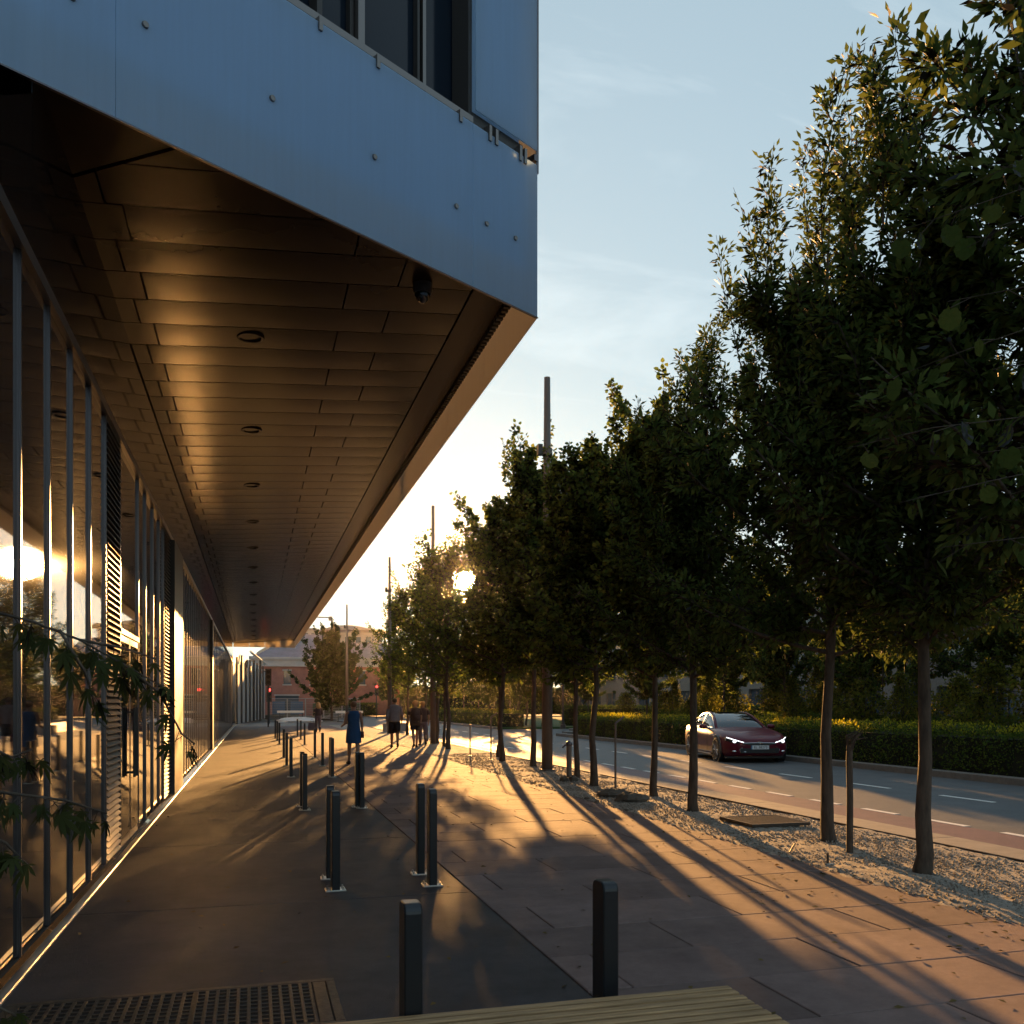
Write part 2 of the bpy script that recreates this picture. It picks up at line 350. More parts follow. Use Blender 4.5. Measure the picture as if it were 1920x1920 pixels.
# stone paving: rows 0.7 m deep, slabs 1.52 m long, staggered
root = tag(empty('stone_paving'), kind='structure')
rows = [1.93 + 0.7 * i for i in range(46)]
for i, y0 in enumerate(rows):
    xs = [1.785] + [x for x in ((2.79, 4.33) if i % 2 else (2.06, 3.56, 5.08))] + [5.33 + 0.04 * rnd.random()]
    if i % 2 == 0 and rnd.random() < 0.8: xs.remove(5.08)
    for a, b in zip(xs, xs[1:]):
        zt = rnd.uniform(-0.002, 0.002)
        MB().cbox(a + 0.005, b - 0.005, y0 + 0.005, y0 + 0.695, -0.1, zt, 0.005).build('paving_slab', M['slab'], root)
MB().cbox(1.785, 5.33, -4, 1.926, -0.1, 0.0).build('paving_field', M['slab'], root)
MB().cbox(1.785, 5.33, rows[-1] + 0.704, 66, -0.1, 0.0).build('paving_field', M['slab'], root)
# concrete kerb strip
root = tag(empty('kerb'), kind='structure')
y = -3.0; mk = MB()
kme = MB().cbox(7.42, 8.10, 0.004, 1.996, -0.16, 0.0, 0.008).mesh('kerb_stone', M['kerb'])
while y < 58:
    inst('kerb_stone', kme, root, (0, y, 0)); y += 2.0
MB().box(7.385, 7.412, -3, 58, -0.1, 0.035).build('steel_edging', M['iron'], root)
root = tag(empty('median_kerb'), kind='structure')
kme = MB().cbox(15.2, 15.5, 0.004, 1.496, -0.16, 0.05, 0.012).mesh('kerb_stone', M['granite'])
y = -9.0
while y < 44:
    inst('kerb_stone', kme, root, (0, y, 0)); y += 1.5
y = 58.0
while y < 100:
    inst('kerb_stone', kme, root, (0, y, 0)); y += 1.5
for (x, yy, w, l) in ((16.6, 47.2, 3.0, 0.9), (19.0, 52.5, 5.0, 1.2)):
    MB().cbox(x, x + w, yy, yy + l, -0.12, 0.05, 0.02).build('traffic_island', M['granite'])['kind'] = 'structure'
sheet('planting_bed', 15.5, 30, -9, 44, 0.0, M['soil'])
sheet('lawn', 15.5, 40, 58, 100, 0.02, M['lawn'])
# painted dashes
root = tag(empty('road_markings'), kind='structure')
dme = MB().box(9.40, 9.52, 0, 0.80, -0.096, -0.0915).mesh('edge_dash', M['paint'])
y = 3.2
while y < 50:
    inst('edge_dash', dme, root, (0, y, 0)); y += 1.42
dme = MB().box(12.18, 12.29, 0, 1.25, -0.100, -0.0955).mesh('lane_dash', M['paint'])
y = 7.4
while y < 70:
    inst('lane_dash', dme, root, (0, y, 0)); y += 2.66
# gravel bed under the trees: an uneven sheet and loose stones
nx, ny = 34, 700
gx = np.linspace(5.36, 7.385, nx); gy = np.linspace(-2, 68, ny)
X, Y = np.meshgrid(gx, gy); rs = np.random.RandomState(3)
Z = 0.004 + 0.018 * rs.rand(ny, nx) + 0.012 * np.sin(X * 3.1 + Y * 1.7) * np.sin(Y * 2.3 - X)
Xe = X.copy(); Xe[:, 0] += 0.10 * rs.randn(ny) * 0.6 - 0.05; Z[:, 0] = -0.005
V = np.stack([Xe, Y, Z], -1).reshape(-1, 3)
idx = (np.arange(ny - 1)[:, None] * nx + np.arange(nx - 1)[None, :]).ravel()
Q = np.stack([idx, idx + 1, idx + nx + 1, idx + nx], -1)
gm = fast_mesh('gravel_bed', V, Q, M['gravel']); inst('gravel_bed', gm)['kind'] = 'structure'
n = 26000
d_ = rs.rand(n); yy = 2 + 26 * d_ ** 1.7; xx = 5.27 + 2.05 * rs.rand(n) ** 0.9; r_ = 0.006 + 0.011 * rs.rand(n)
oc = np.array([(1,0,0),(0,1,0),(-1,0,0),(0,-1,0),(0,0,1),(0,0,-0.6)], float)
ang = rs.rand(n) * 6.28; ca, sa = np.cos(ang), np.sin(ang)
st = oc[None] * r_[:, None, None] * (0.7 + 0.6 * rs.rand(n, 6, 1))
sx = st[..., 0] * ca[:, None] - st[..., 1] * sa[:, None]; sy = st[..., 0] * sa[:, None] + st[..., 1] * ca[:, None]
V = np.stack([sx + xx[:, None], sy + yy[:, None], st[..., 2] + 0.016 + np.where(xx < 5.36, -0.012, 0.002)[:, None]], -1).reshape(-1, 3)
tf = np.array([(0,1,4),(1,2,4),(2,3,4),(3,0,4),(1,0,5),(2,1,5),(3,2,5),(0,3,5)])
T = (np.arange(n)[:, None, None] * 6 + tf[None]).reshape(-1, 3)
inst('gravel', fast_mesh('gravel', V, T, M['gravel']))['kind'] = 'stuff'

# ================================================================= the office building
bld = tag(empty('office_building'), 'long dark building with overhanging soffit, glass street wall and blue frosted end facade', 'building')
K = 1.8                                              # one facade module in metres; the overhang below is drawn in modules
XW = -1.40                                          # glass line (metres)
ZS, XF, ZB = CAMH + 2.5*K, 1.60*K, CAMH + 2.26*K    # soffit level, fascia line, lower edge of the hanging glass (metres)
C = Vector((1.60, 5.06)); U = Vector((-0.855, -0.518)).normalized(); NF = Vector((0.518, -0.855)).normalized()
YEND = 66.6
H1r = 4.492                                          # top of the wall head
def zm(z): return CAMH + (z - CAMH)*K
def rise(x): return -0.07*(1.27*K - x)               # tilt added to shift the reflected sun streak across the soffit
def fac_t(px):                                      # where a photo column cuts the end facade
    dx, dy = (px - 960) / F * cs + sn, cs - (px - 960) / F * sn
    k = (C.dot(NF)) / (dx * NF.x + dy * NF.y)
    return (Vector((dx * k, dy * k)) - C).dot(U)
def fpt(t, off, z): q = (C + U * t + NF * off) * K; return (q.x, q.y, zm(z))
def fbox(mb, t0, t1, o0, o1, z0, z1):
    mb.add([fpt(t0,o0,z0),fpt(t1,o0,z0),fpt(t1,o1,z0),fpt(t0,o1,z0),fpt(t0,o0,z1),fpt(t1,o0,z1),fpt(t1,o1,z1),fpt(t0,o1,z1)],
           [(3,2,1,0),(4,5,6,7),(0,1,5,4),(1,2,6,5),(2,3,7,6),(3,0,4,7)]); return mb
# soffit panels
cF = NF.dot(C) - 0.10                               # keep behind the facade
XL = (XW + 0.004) / K
ln_a, ln_b = Vector((-1.117, 4.64)), Vector((-0.427, 4.20))
lt = (ln_b - ln_a).normalized(); ln_n = (lt.y, -lt.x); ln_c = ln_n[0]*ln_a.x + ln_n[1]*ln_a.y   # diagonal joint near the end
if ln_n[1] < 0: ln_n, ln_c = (-ln_n[0], -ln_n[1]), -ln_c                                      # normal points up the street
def met(pol): return [(p[0]*K, p[1]*K) for p in pol]
def slope(mb): mb.v = [(v[0], v[1], v[2] + rise(v[0])) for v in mb.v]; return mb
def soffit_panel(x0, x1, y0, y1):
    g = 0.005
    x0, x1, y0, y1 = x0 + g, x1 - g, y0 + g, y1 - g
    pol = [(x0,y0),(x1,y0),(x1,y1),(x0,y1)]
    c1 = clip_poly(pol, (NF.x, NF.y), cF)
    c1 = clip_poly(c1, (-ln_n[0], -ln_n[1]), -(ln_c + 0.02)) if len(c1) > 2 else c1
    if len(c1) < 3: return
    if c1 != pol:
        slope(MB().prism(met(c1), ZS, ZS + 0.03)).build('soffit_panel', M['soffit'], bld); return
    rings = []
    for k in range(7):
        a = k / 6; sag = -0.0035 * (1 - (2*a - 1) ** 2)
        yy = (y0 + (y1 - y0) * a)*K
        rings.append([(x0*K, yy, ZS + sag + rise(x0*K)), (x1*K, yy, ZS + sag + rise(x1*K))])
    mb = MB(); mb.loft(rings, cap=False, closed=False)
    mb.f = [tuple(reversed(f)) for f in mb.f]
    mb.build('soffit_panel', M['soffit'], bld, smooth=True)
k = 0; y = 2.2
while y < YEND/K - 0.1:
    xs = (XL, -0.60, 0.53, 1.27) if k % 2 else (XL, -0.676, 0.82, 1.27)
    if y < 6.2: xs = (-4,) + xs[1:]
    for a, b in zip(xs, xs[1:]): soffit_panel(a, b, y, y + 0.35)
    k += 1; y += 0.35
# near field beyond the diagonal joint, border strip, comb edge, dark void above
pol = clip_poly([(-8, -3), (1.27, -3), (1.27, 8), (-8, 8)], (NF.x, NF.y), cF); pol = clip_poly(pol, ln_n, ln_c - 0.005)
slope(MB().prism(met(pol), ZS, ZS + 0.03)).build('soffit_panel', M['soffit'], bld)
pol = clip_poly([(1.278, 3), (1.50, 3), (1.50, YEND/K), (1.278, YEND/K)], (NF.x, NF.y), cF)
MB().prism(met(pol), ZS - 0.006, ZS + 0.03).build('soffit_border', M['soffit'], bld)
mb = MB(); y = 5.15
while y < YEND/K: mb.box(1.505*K, 1.545*K, y*K, (y + 0.03)*K, ZS - 0.05, ZS + 0.02); y += 0.06
o = mb.build('ventilation_comb', M['dark'], bld); o['kind'] = 'stuff'
pol = clip_poly([(-9, -4), (1.56, -4), (1.56, YEND/K), (-9, YEND/K)], (NF.x, NF.y), NF.dot(C) - 0.16)
slope(MB().prism(met(pol), ZS + 0.06, ZS + 0.12)).build('soffit_deck', M['void'], bld)
pol = clip_poly([(-9, -4), (1.46, -4), (1.46, YEND/K), (-9, YEND/K)], (NF.x, NF.y), NF.dot(C) - 0.27)
MB().prism(met(pol), zm(4.402), zm(9.5)).build('upper_storey', M['backing'], bld)
# end facade of frosted glass with standoff fixings
tj = [0.004, fac_t(887), fac_t(217), fac_t(217) + 2.4, fac_t(217) + 4.8]
for a, b in zip(tj, tj[1:]):
    fbox(MB(), a + 0.002, b - 0.002, -0.008, 0.0, 3.86, 4.745).build('frosted_panel', M['frost'], bld)
fbox(MB(), 0.09, 8.0, -0.13, -0.050, 4.09, 4.72).build('facade_backing', M['backing'], bld)
tw0, tw1 = fac_t(893), fac_t(560) + 1.6
fbox(MB(), 0.004, tw0, -0.008, 0.0, 4.83, 9.3).build('frosted_panel', M['frost'], bld)
fbox(MB(), 0.09, tw0 - 0.004, -0.13, -0.07, 4.85, 9.3).build('facade_backing', M['backing'], bld)
fbox(MB(), tw1, tw1 + 4, -0.008, 0.0, 4.83, 9.3).build('frosted_panel', M['frost'], bld)
def facade_z(px, py):                                # height (in modules) where a photo pixel meets the end facade
    q = C + U * fac_t(px); d = q.x * sn + q.y * cs
    return CAMH + (HOR - py) * d / F
for (px, py) in ((272, 47), (510, 185), (702, 295), (855, 387), (912, 420), (966, 447), (135, -5)):
    z = facade_z(px, py); t = fac_t(px); a = Vector(fpt(t, -0.055, z)); b = Vector(fpt(t, 0.009, z))
    mb = MB(); mb.tube([a, b], [0.05, 0.022], 10); mb.build('glass_fixing', M['alu_dark'], bld)
w = MB(); fbox(w, tw0 + 0.004, tw1 - 0.004, -0.20, -0.17, 4.80, 7.6)
win = fbox(MB(), tw0 + 0.004, tw0 + 0.03, -0.16, -0.03, 4.80, 7.6).build('window_frame', M['dark'], bld)
w.build('window_pane', M['winglass'], win)
for px, wd in ((708, 0.040), (694, 0.022), (830, 0.022), (818, 0.015), (628, 0.03), (560, 0.05)):
    t = fac_t(px); fbox(MB(), t, t + wd, -0.165, -0.10 if wd > 0.025 else -0.13, 4.801, 7.6).build('window_mullion', M['alu_dark'] if px in (708, 560, 830) else M['dark'], win)
fbox(MB(), tw0 + 0.003, tw1, -0.168, -0.02, 4.765, 4.80).build('window_sill', M['alu_dark'], win)
fbox(MB(), 0.10, tw0 + 0.01, -0.11, -0.03, 4.757, 4.83).build('slot_bar', M['dark'], bld)
fbox(MB(), 0.0, 8.0, -0.012, 0.002, 3.853, 3.859).build('edge_trim', M['alu'], bld)
fbox(MB(), 0.05, 8.0, -0.07, -0.02, 4.748, 4.756).build('glass_rail', M['dark'], bld)
for px in (600, 708, 863, 918, 930, 975, 984):
    t = fac_t(px); fbox(MB(), t - 0.010, t + 0.010, -0.03, 0.010, 4.705, 4.768 if px < 900 else 4.79).build('glass_clamp', M['alu_dark'], bld)
fbox(MB(), 0.0, 0.035, -0.07, 0.003, 4.765, 4.80).build('corner_bracket', M['alu'], bld)
# street fascia: frosted sheets hanging along the soffit edge
y = C.y*K + 0.02
while y < YEND:
    y1 = min(y + 2.25, YEND)
    MB().box(XF - 0.016, XF, y + 0.004, y1 - 0.004, ZB, zm(4.76)).build('fascia_sheet', M['frost_side'], bld)
    MB().box(XF - 0.016, XF, y + 0.004, y1 - 0.004, zm(4.83), zm(9.3)).build('upper_fascia_sheet', M['frost_side'], bld)
    y = y1
MB().box(XF - 0.022, XF + 0.005, C.y*K - 0.008, C.y*K + 0.014, zm(4.70), zm(9.3)).build('corner_trim', M['alu'], bld)
# the far end of the overhang: a hanging glass sheet in front of the low sun
x = XW + 0.02
while x < XF - 0.1:
    x1 = min(x + 1.07, XF - 0.02); MB().box(x + 0.006, x1 - 0.006, YEND, YEND + 0.016, ZS - 0.52, ZS).build('end_glass', M['frost_side'], bld); x = x1
MB().box(-16, XF - 0.04, YEND + 0.03, YEND + 0.4, ZS + 0.05, zm(9.3)).build('end_wall', M['backing'], bld)
# added raked glass, mirrors the soffit over a dark gap under the facade
mb = MB(); mb.add([(XW - 0.008, 5.2, H1r), (XW - 0.008, 6.592, H1r), (XW - 0.008, 6.592, ZB - 0.06), (XW - 0.008, 6.10, 5.28), (XW - 0.008, 5.2, 4.70),
                   (XW, 5.2, H1r), (XW, 6.592, H1r), (XW, 6.592, ZB - 0.06), (XW, 6.10, 5.28), (XW, 5.2, 4.70)],
                  [(4,3,2,1,0), (5,6,7,8,9), (0,1,6,5), (1,2,7,6), (2,3,8,7), (3,4,9,8), (4,0,5,9)])
mb.build('soffit_mirror_pane', M['clerestory'], bld)
# ceiling discs, dome camera
for i in range(15):
    a = Vector((-0.02*K, (6.2 + 2.1*i)*K, ZS - 0.014 + rise(-0.04)))
    rg = []
    for rr, zz in ((0.110, 0.015), (0.120, -0.003), (0.158, -0.003), (0.165, 0.026)):
        rg.append([(a.x + rr * math.cos(2*math.pi*q/20), a.y + rr * math.sin(2*math.pi*q/20), a.z + zz) for q in range(20)])
    dl = MB().loft(rg, cap=False).build('downlight', M['soffit'], bld, smooth=True)
    MB().tube([(a.x, a.y, a.z + 0.018), (a.x, a.y, a.z + 0.03)], 0.112, 16).build('downlight_lens', M['soffit'], dl)
dc = tag(empty('dome_camera', (0.96*K, 5.30*K, ZS - 0.012)), 'black dome security camera under the soffit near its pointed corner', 'camera')
MB().tube([(0,0,0), (0,0,-0.08), (0,0,-0.13)], [0.105, 0.105, 0.092], 18).build('housing', M['dark'], dc, smooth=False)
MB().ell((0, 0, -0.135), (0.083, 0.083, 0.095), 16, 10).build('dome', M['carglass'], dc, smooth=True)
# glass street wall
H0, H1 = 0.055, 4.40
def bay(y0, y1):
    h = (y1 - y0)/2 - 0.02                           # panes sit a hair out of line with each other
    MB().box(-0.03, 0.0, -h, h, H0, H1).build('glass_pane', M['wallglass'], bld, loc=(XW - 0.001, (y0 + y1)/2, 0), rz=R(-0.26 if 6.0 < y0 < 6.5 else rnd.uniform(-0.07, 0.07)))
def mullion(y, w=0.036, dep=0.022):
    mb = MB(); mb.box(XW - 0.03, XW + dep * 0.55, y - w*0.5, y + w*0.5, H0 - 0.02, H1); mb.box(XW + dep * 0.55, XW + dep, y - w*0.28, y + w*0.28, H0 - 0.02, H1)
    mb.build('mullion', M['alu'], bld)
def louvre(y0, y1, n=70):
    mb = MB(); hh = (H1 - H0) / n
    for i in range(n):
        z = H0 + i * hh
        mb.add([(XW - 0.02, y0, z + hh*0.95), (XW + 0.035, y0, z + hh*0.15), (XW + 0.035, y1, z + hh*0.15), (XW - 0.02, y1, z + hh*0.95),
                (XW - 0.02, y0, z + hh*0.80), (XW + 0.035, y0, z), (XW + 0.035, y1, z), (XW - 0.02, y1, z + hh*0.80)],
               [(0,1,2,3),(7,6,5,4),(1,5,6,2),(0,4,5,1),(2,6,7,3)])
    mb.build('louvre_panel', M['louvre'], bld)['kind'] = 'stuff'
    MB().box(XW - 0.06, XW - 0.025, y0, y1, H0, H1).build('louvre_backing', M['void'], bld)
def pxY(px): return ((F * 1.4 / (cs * (475.7 - px))) + 1.4 * sn) / cs
ms = [1.05, 1.9, 2.75, 3.6, 4.45, 5.32] + [pxY(p) for p in (33, 88, 131, 166, 195, 222)]
for a, b in zip(ms, ms[1:-1]): bay(a, b)
for m_ in ms[:-1]: mullion(m_)
louvre(ms[-2] + 0.03, ms[-1] - 0.03); mullion(ms[-1], 0.04)
d0, d1 = ms[-1], pxY(257)
# glazed double door
for k in range(2):
    a = d0 + 0.04 + k * (d1 - d0 - 0.06) / 2; b = a + (d1 - d0 - 0.08) / 2
    dr = MB().box(XW - 0.028, XW + 0.012, a + 0.005, b - 0.005, 0.03, 2.35).build('door', M['alu_dark'], bld)
    MB().box(XW + 0.0125, XW + 0.016, a + 0.06, b - 0.06, 0.12, 2.28).build('door_glass', M['wallglass'], dr)
    yy = b - 0.09 if k == 0 else a + 0.09
    hd = MB(); hd.tube([(XW + 0.075, yy, 0.75), (XW + 0.075, yy, 1.55)], 0.016, 8)
    for zz in (0.80, 1.50): hd.tube([(XW + 0.012, yy, zz), (XW + 0.075, yy, zz)], 0.010, 6)
    hd.build('door_handle', M['dark'], dr)
MB().box(XW - 0.03, XW, d0 + 0.03, d1 - 0.03, 2.42, H1).build('glass_pane', M['wallglass'], bld)
MB().box(XW - 0.03, XW + 0.03, d0 + 0.02, d1 - 0.02, 2.36, 2.415).build('door_head', M['alu_dark'], bld)
ms = [d1] + [pxY(p) for p in (271, 285, 297, 305)]
for a, b in zip(ms, ms[1:]): bay(a, b)
for m_ in ms: mullion(m_)
louvre(ms[-1] + 0.04, pxY(316) - 0.05, 70)
p0, p1 = pxY(316), pxY(333)
MB().box(XW - 0.3, XW + 0.10, p0, p1, 0.0, H1).build('dark_pier', M['dark'], bld)
louvre(p1 + 0.03, p1 + 0.85, 70)
y = p1 + 0.9; yb = pxY(394)
while y < yb:
    bay(y, min(y + 0.75, yb)); mullion(y, 0.045, 0.011); y += 0.75
MB().box(XW - 0.3, XW + 0.08, yb, yb + 0.9, 0.0, H1).build('dark_pier', M['dark'], bld)
y = yb + 0.95
while y < 65:
    bay(y, y + 1.5); mullion(y, 0.06, 0.012); y += 1.5
MB().cbox(XW - 0.03, XW + 0.03, 0.9, 65, 0.0, 0.032, 0.006).build('wall_sill', M['sillm'], bld)
MB().cbox(XW - 0.03, XW + 0.115, 0.9, 66, -0.05, 0.018, 0.006).build('wall_base', M['sillm'], bld)
sl = MB(); y = 0.9
while y < 65:                                        # added sloped reflector, throws sunlight up for the streak on the soffit
    wd_, ht_ = (0.084, 0.049) if y > 11 else (0.034, 0.020)
    sl.add([(XW + 0.031, y, 0.030 + ht_), (XW + 0.031 + wd_, y, 0.030), (XW + 0.031 + wd_, y + 2.98, 0.030), (XW + 0.031, y + 2.98, 0.030 + ht_), (XW + 0.031, y, 0.028), (XW + 0.031, y + 2.98, 0.028)],
           [(0,1,2,3), (0,4,1), (3,2,5)]); y += 3.0
sl.build('sill_reflector', M['polish'], bld)
MB().box(XW - 0.03, XW + 0.045, 0.9, 66, H1, H1 + 0.09).build('wall_head', M['alu_dark'], bld)
y = 6.6
while y < 65.9:                                      # frameless dark glass between the wall head and the soffit
    MB().box(XW - 0.008, XW, y + 0.004, y + 2.996, H1 + 0.092, ZS - 0.24).build('clerestory_pane', M['clerestory'], bld); y += 3.0
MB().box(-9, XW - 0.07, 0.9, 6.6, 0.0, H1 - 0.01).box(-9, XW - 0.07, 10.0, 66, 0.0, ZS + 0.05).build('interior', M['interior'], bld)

# ================================================================= bollards
bp = empty('bollard')
prof = []
hw, hd_, Hb, rr = 0.034, 0.066, 0.85, 0.036
side = [(-hd_, 0.0)] + [(-hd_ + rr - rr*math.cos(a), Hb - rr + rr*math.sin(a)) for a in [math.pi/2*i/5 for i in range(6)]] + \
       [(hd_ - rr + rr*math.sin(a), Hb - rr + rr*math.cos(a)) for a in [math.pi/2*i/5 for i in range(6)]] + [(hd_, 0.0)]
mb = MB(); e = 0.006
mb.loft([[(-hw, *p) for p in [(q[0]*0.93, q[1]-0.004 if q[1] > 0 else 0) for q in side]], [(-hw+e, *p) for p in side], [(hw-e, *p) for p in side], [(hw, *p) for p in [(q[0]*0.93, q[1]-0.004 if q[1] > 0 else 0) for q in side]]])
mb.build('post', M['bollard'], bp)
MB().cbox(-0.085, 0.085, -0.07, 0.07, 0.0, 0.012, 0.003).build('base_plate', M['galv'], bp)
bme = MB().tube([(0,0,0.011),(0,0,0.020),(0,0,0.021),(0,0,0.034)], [0.013,0.013,0.007,0.007], 6).mesh('bolt', M['galv'])
for sx_ in (-0.065, 0.065):
    for sy_ in (-0.045, 0.045): inst('bolt', bme, bp, (sx_, sy_, 0))
LB = 'black bollard, '
bl = [(770, 2110, 'at the front left beside the bench, nearer the glass wall'), (1135, 2025, 'at the front right just behind the bench'),
      (628.7, 1669, 'front one of the first pair on the wall side'), (618.9, 1647, 'rear one of the first pair on the wall side'),
      (810, 1660, 'front one of the first pair on the paving side'), (788, 1638.6, 'rear one of the first pair on the paving side'),
      (678.6, 1515, 'front one of the pair in front of the woman in blue'), (669.8, 1513, 'rear one of the pair in front of the woman in blue'),
      (571.5, 1519, 'front one of the overlapping middle pair, wall side'), (566.4, 1512, 'rear one of the overlapping middle pair, wall side'),
      (623, 1457, 'front one of the pair left of the woman in blue'), (620, 1454, 'rear one of the pair left of the woman in blue'),
      (604.7, 1436, 'single one behind the pair left of the woman in blue'), (590.4, 1421, 'single one in front of the blond woman'),
      (545.6, 1457, 'front one of a tight row of three by the wall'), (537.5, 1436, 'middle one of a tight row of three by the wall'),
      (532, 1421, 'rear one of a tight row of three by the wall'), (571, 1397, 'front of three small ones beside the blond woman'),
      (564, 1387, 'middle of three small ones beside the blond woman'), (557.6, 1380.6, 'rear of three small ones beside the blond woman'),
      (523.8, 1396, 'front of the three farthest ones along the wall'), (519.8, 1389, 'middle of the three farthest ones along the wall'),
      (516, 1385, 'rear of the three farthest ones along the wall')]
for i, (px, py, lab) in enumerate(bl):
    o = bp if i == 0 else copy_tree(bp)
    o.location = P(px, py); o.rotation_euler.z = R(rnd.uniform(-2.5, 2.5))
    tag(o, LB + lab, 'bollard', 'bollards along the walk')

# ================================================================= bench
bn = tag(empty('bench', (0, 0, 0)), 'wooden slatted bench top at the bottom edge of the photo', 'bench')
sme = MB().cbox(-0.55, 1.86, 0, 0.037, 0.41, 0.45, 0.004).mesh('slat', M['wood'])
for i in range(11): inst('slat', sme, bn, (rnd.uniform(-0.004, 0.004), 3.285 - i * 0.060, rnd.uniform(-0.001, 0.001)))
for x in (-0.2, 1.5):
    MB().box(x, x + 0.05, 2.66, 3.33, 0.36, 0.408).build('crossbar', M['dark'], bn)
    for yy in (2.72, 3.22): MB().box(x, x + 0.05, yy, yy + 0.05, 0.0, 0.359).build('leg', M['dark'], bn)

# ================================================================= cast iron grate in the asphalt
gt = tag(empty('drain_grate'), 'rusty cast iron slotted grate set in the asphalt at lower left', 'grate')
gx0, gx1, gy0, gy1 = -1.25, 0.445, 4.56, 5.34
MB().box(gx0, gx1, gy0, gy1, -0.01, 0.002).build('pit', M['void'], gt)  # flat dark plate, the shade of a pit put into its colour
mb = MB()
mb.cbox(gx0, gx1, gy0, gy0 + 0.05, 0.0, 0.012, 0.003).cbox(gx0, gx1, gy1 - 0.05, gy1, 0.0, 0.012, 0.003)
mb.cbox(gx1 - 0.05, gx1, gy0 + 0.05, gy1 - 0.05, 0.0, 0.0118, 0.003).cbox(gx0, gx0 + 0.05, gy0 + 0.05, gy1 - 0.05, 0.0, 0.0118, 0.003)
mb.build('grate_frame', M['iron'], gt)
for s0, s1 in ((gx0 + 0.06, -0.31), (-0.30, gx1 - 0.14)):
    mb = MB(); n = int((s1 - s0) / 0.052); wd = (s1 - s0) / n
    for i in range(n + 1): mb.cbox(s0 + i*wd - 0.010, s0 + i*wd + 0.010, gy0 + 0.055, gy1 - 0.055, 0.001, 0.0125, 0.003)
    k = 11; st_ = (gy1 - gy0 - 0.11) / k
    for j in range(k + 1): mb.cbox(s0 - 0.01, s1 + 0.01, gy0 + 0.055 + j*st_ - 0.007, gy0 + 0.055 + j*st_ + 0.007, 0.001, 0.0105, 0.002)
    mb.build('grate_bars', M['iron'], gt)
mb = MB(); mb.cbox(gx1 - 0.125, gx1 - 0.055, gy0 + 0.055, gy1 - 0.055, 0.001, 0.011, 0.003)
mb.build('grate_margin', M['iron'], gt)
tg = tag(empty('tree_grate', P(1432, 1546) + Vector((0, 0, 0.03))), 'square slotted metal grate lying in the pale gravel', 'grate')
MB().box(-0.40, 0.40, -0.40, 0.40, 0.0, 0.022).build('pit', M['void'], tg)  # black plate under the bars, its colour stands for a shaded hollow
mb = MB()
for i in range(19): x = -0.38 + i * 0.0422; mb.cbox(x - 0.010, x + 0.010, -0.38, 0.38, 0.015, 0.036, 0.003)
mb.build('grate_bars', M['iron'], tg)
mb = MB(); mb.cbox(-0.42, 0.42, -0.42, -0.385, 0.0, 0.04).cbox(-0.42, 0.42, 0.385, 0.42, 0.0, 0.04).cbox(-0.42, -0.395, -0.385, 0.385, 0.0, 0.04).cbox(0.395, 0.42, -0.385, 0.385, 0.0, 0.04)
mb.build('grate_frame', M['iron'], tg)

# ================================================================= trees
def leaves(pos, ax, nr, ln, wd, kind='diamond'):
    """pos, ax (along the leaf), nr (roughly its normal): arrays (n,3)"""
    ax = ax / (np.linalg.norm(ax, axis=1, keepdims=True) + 1e-9)
    sd = np.cross(ax, nr); sd /= (np.linalg.norm(sd, axis=1, keepdims=True) + 1e-9)
    up = np.cross(sd, ax); ln = ln[:, None]; wd = wd[:, None]
    if kind == 'diamond':
        v = np.stack([pos, pos + ax*ln*0.42 + sd*wd*0.5 + up*wd*0.18, pos + ax*ln, pos + ax*ln*0.42 - sd*wd*0.5 + up*wd*0.18], 1)
        q = np.array([[0, 1, 2, 3]])
    else:
        v = np.stack([pos, pos + ax*ln*0.25 + sd*wd*0.48 + up*wd*0.14, pos + ax*ln*0.65 + sd*wd*0.42 + up*wd*0.1, pos + ax*ln,
                      pos + ax*ln*0.65 - sd*wd*0.42 + up*wd*0.1, pos + ax*ln*0.25 - sd*wd*0.48 + up*wd*0.14], 1)
        q = np.array([[0, 1, 2, 3], [0, 3, 4, 5]])
    m = v.shape[1]
    Qs = (np.arange(len(pos))[:, None, None] * m + q[None]).reshape(-1, 4)
    return v, Qs

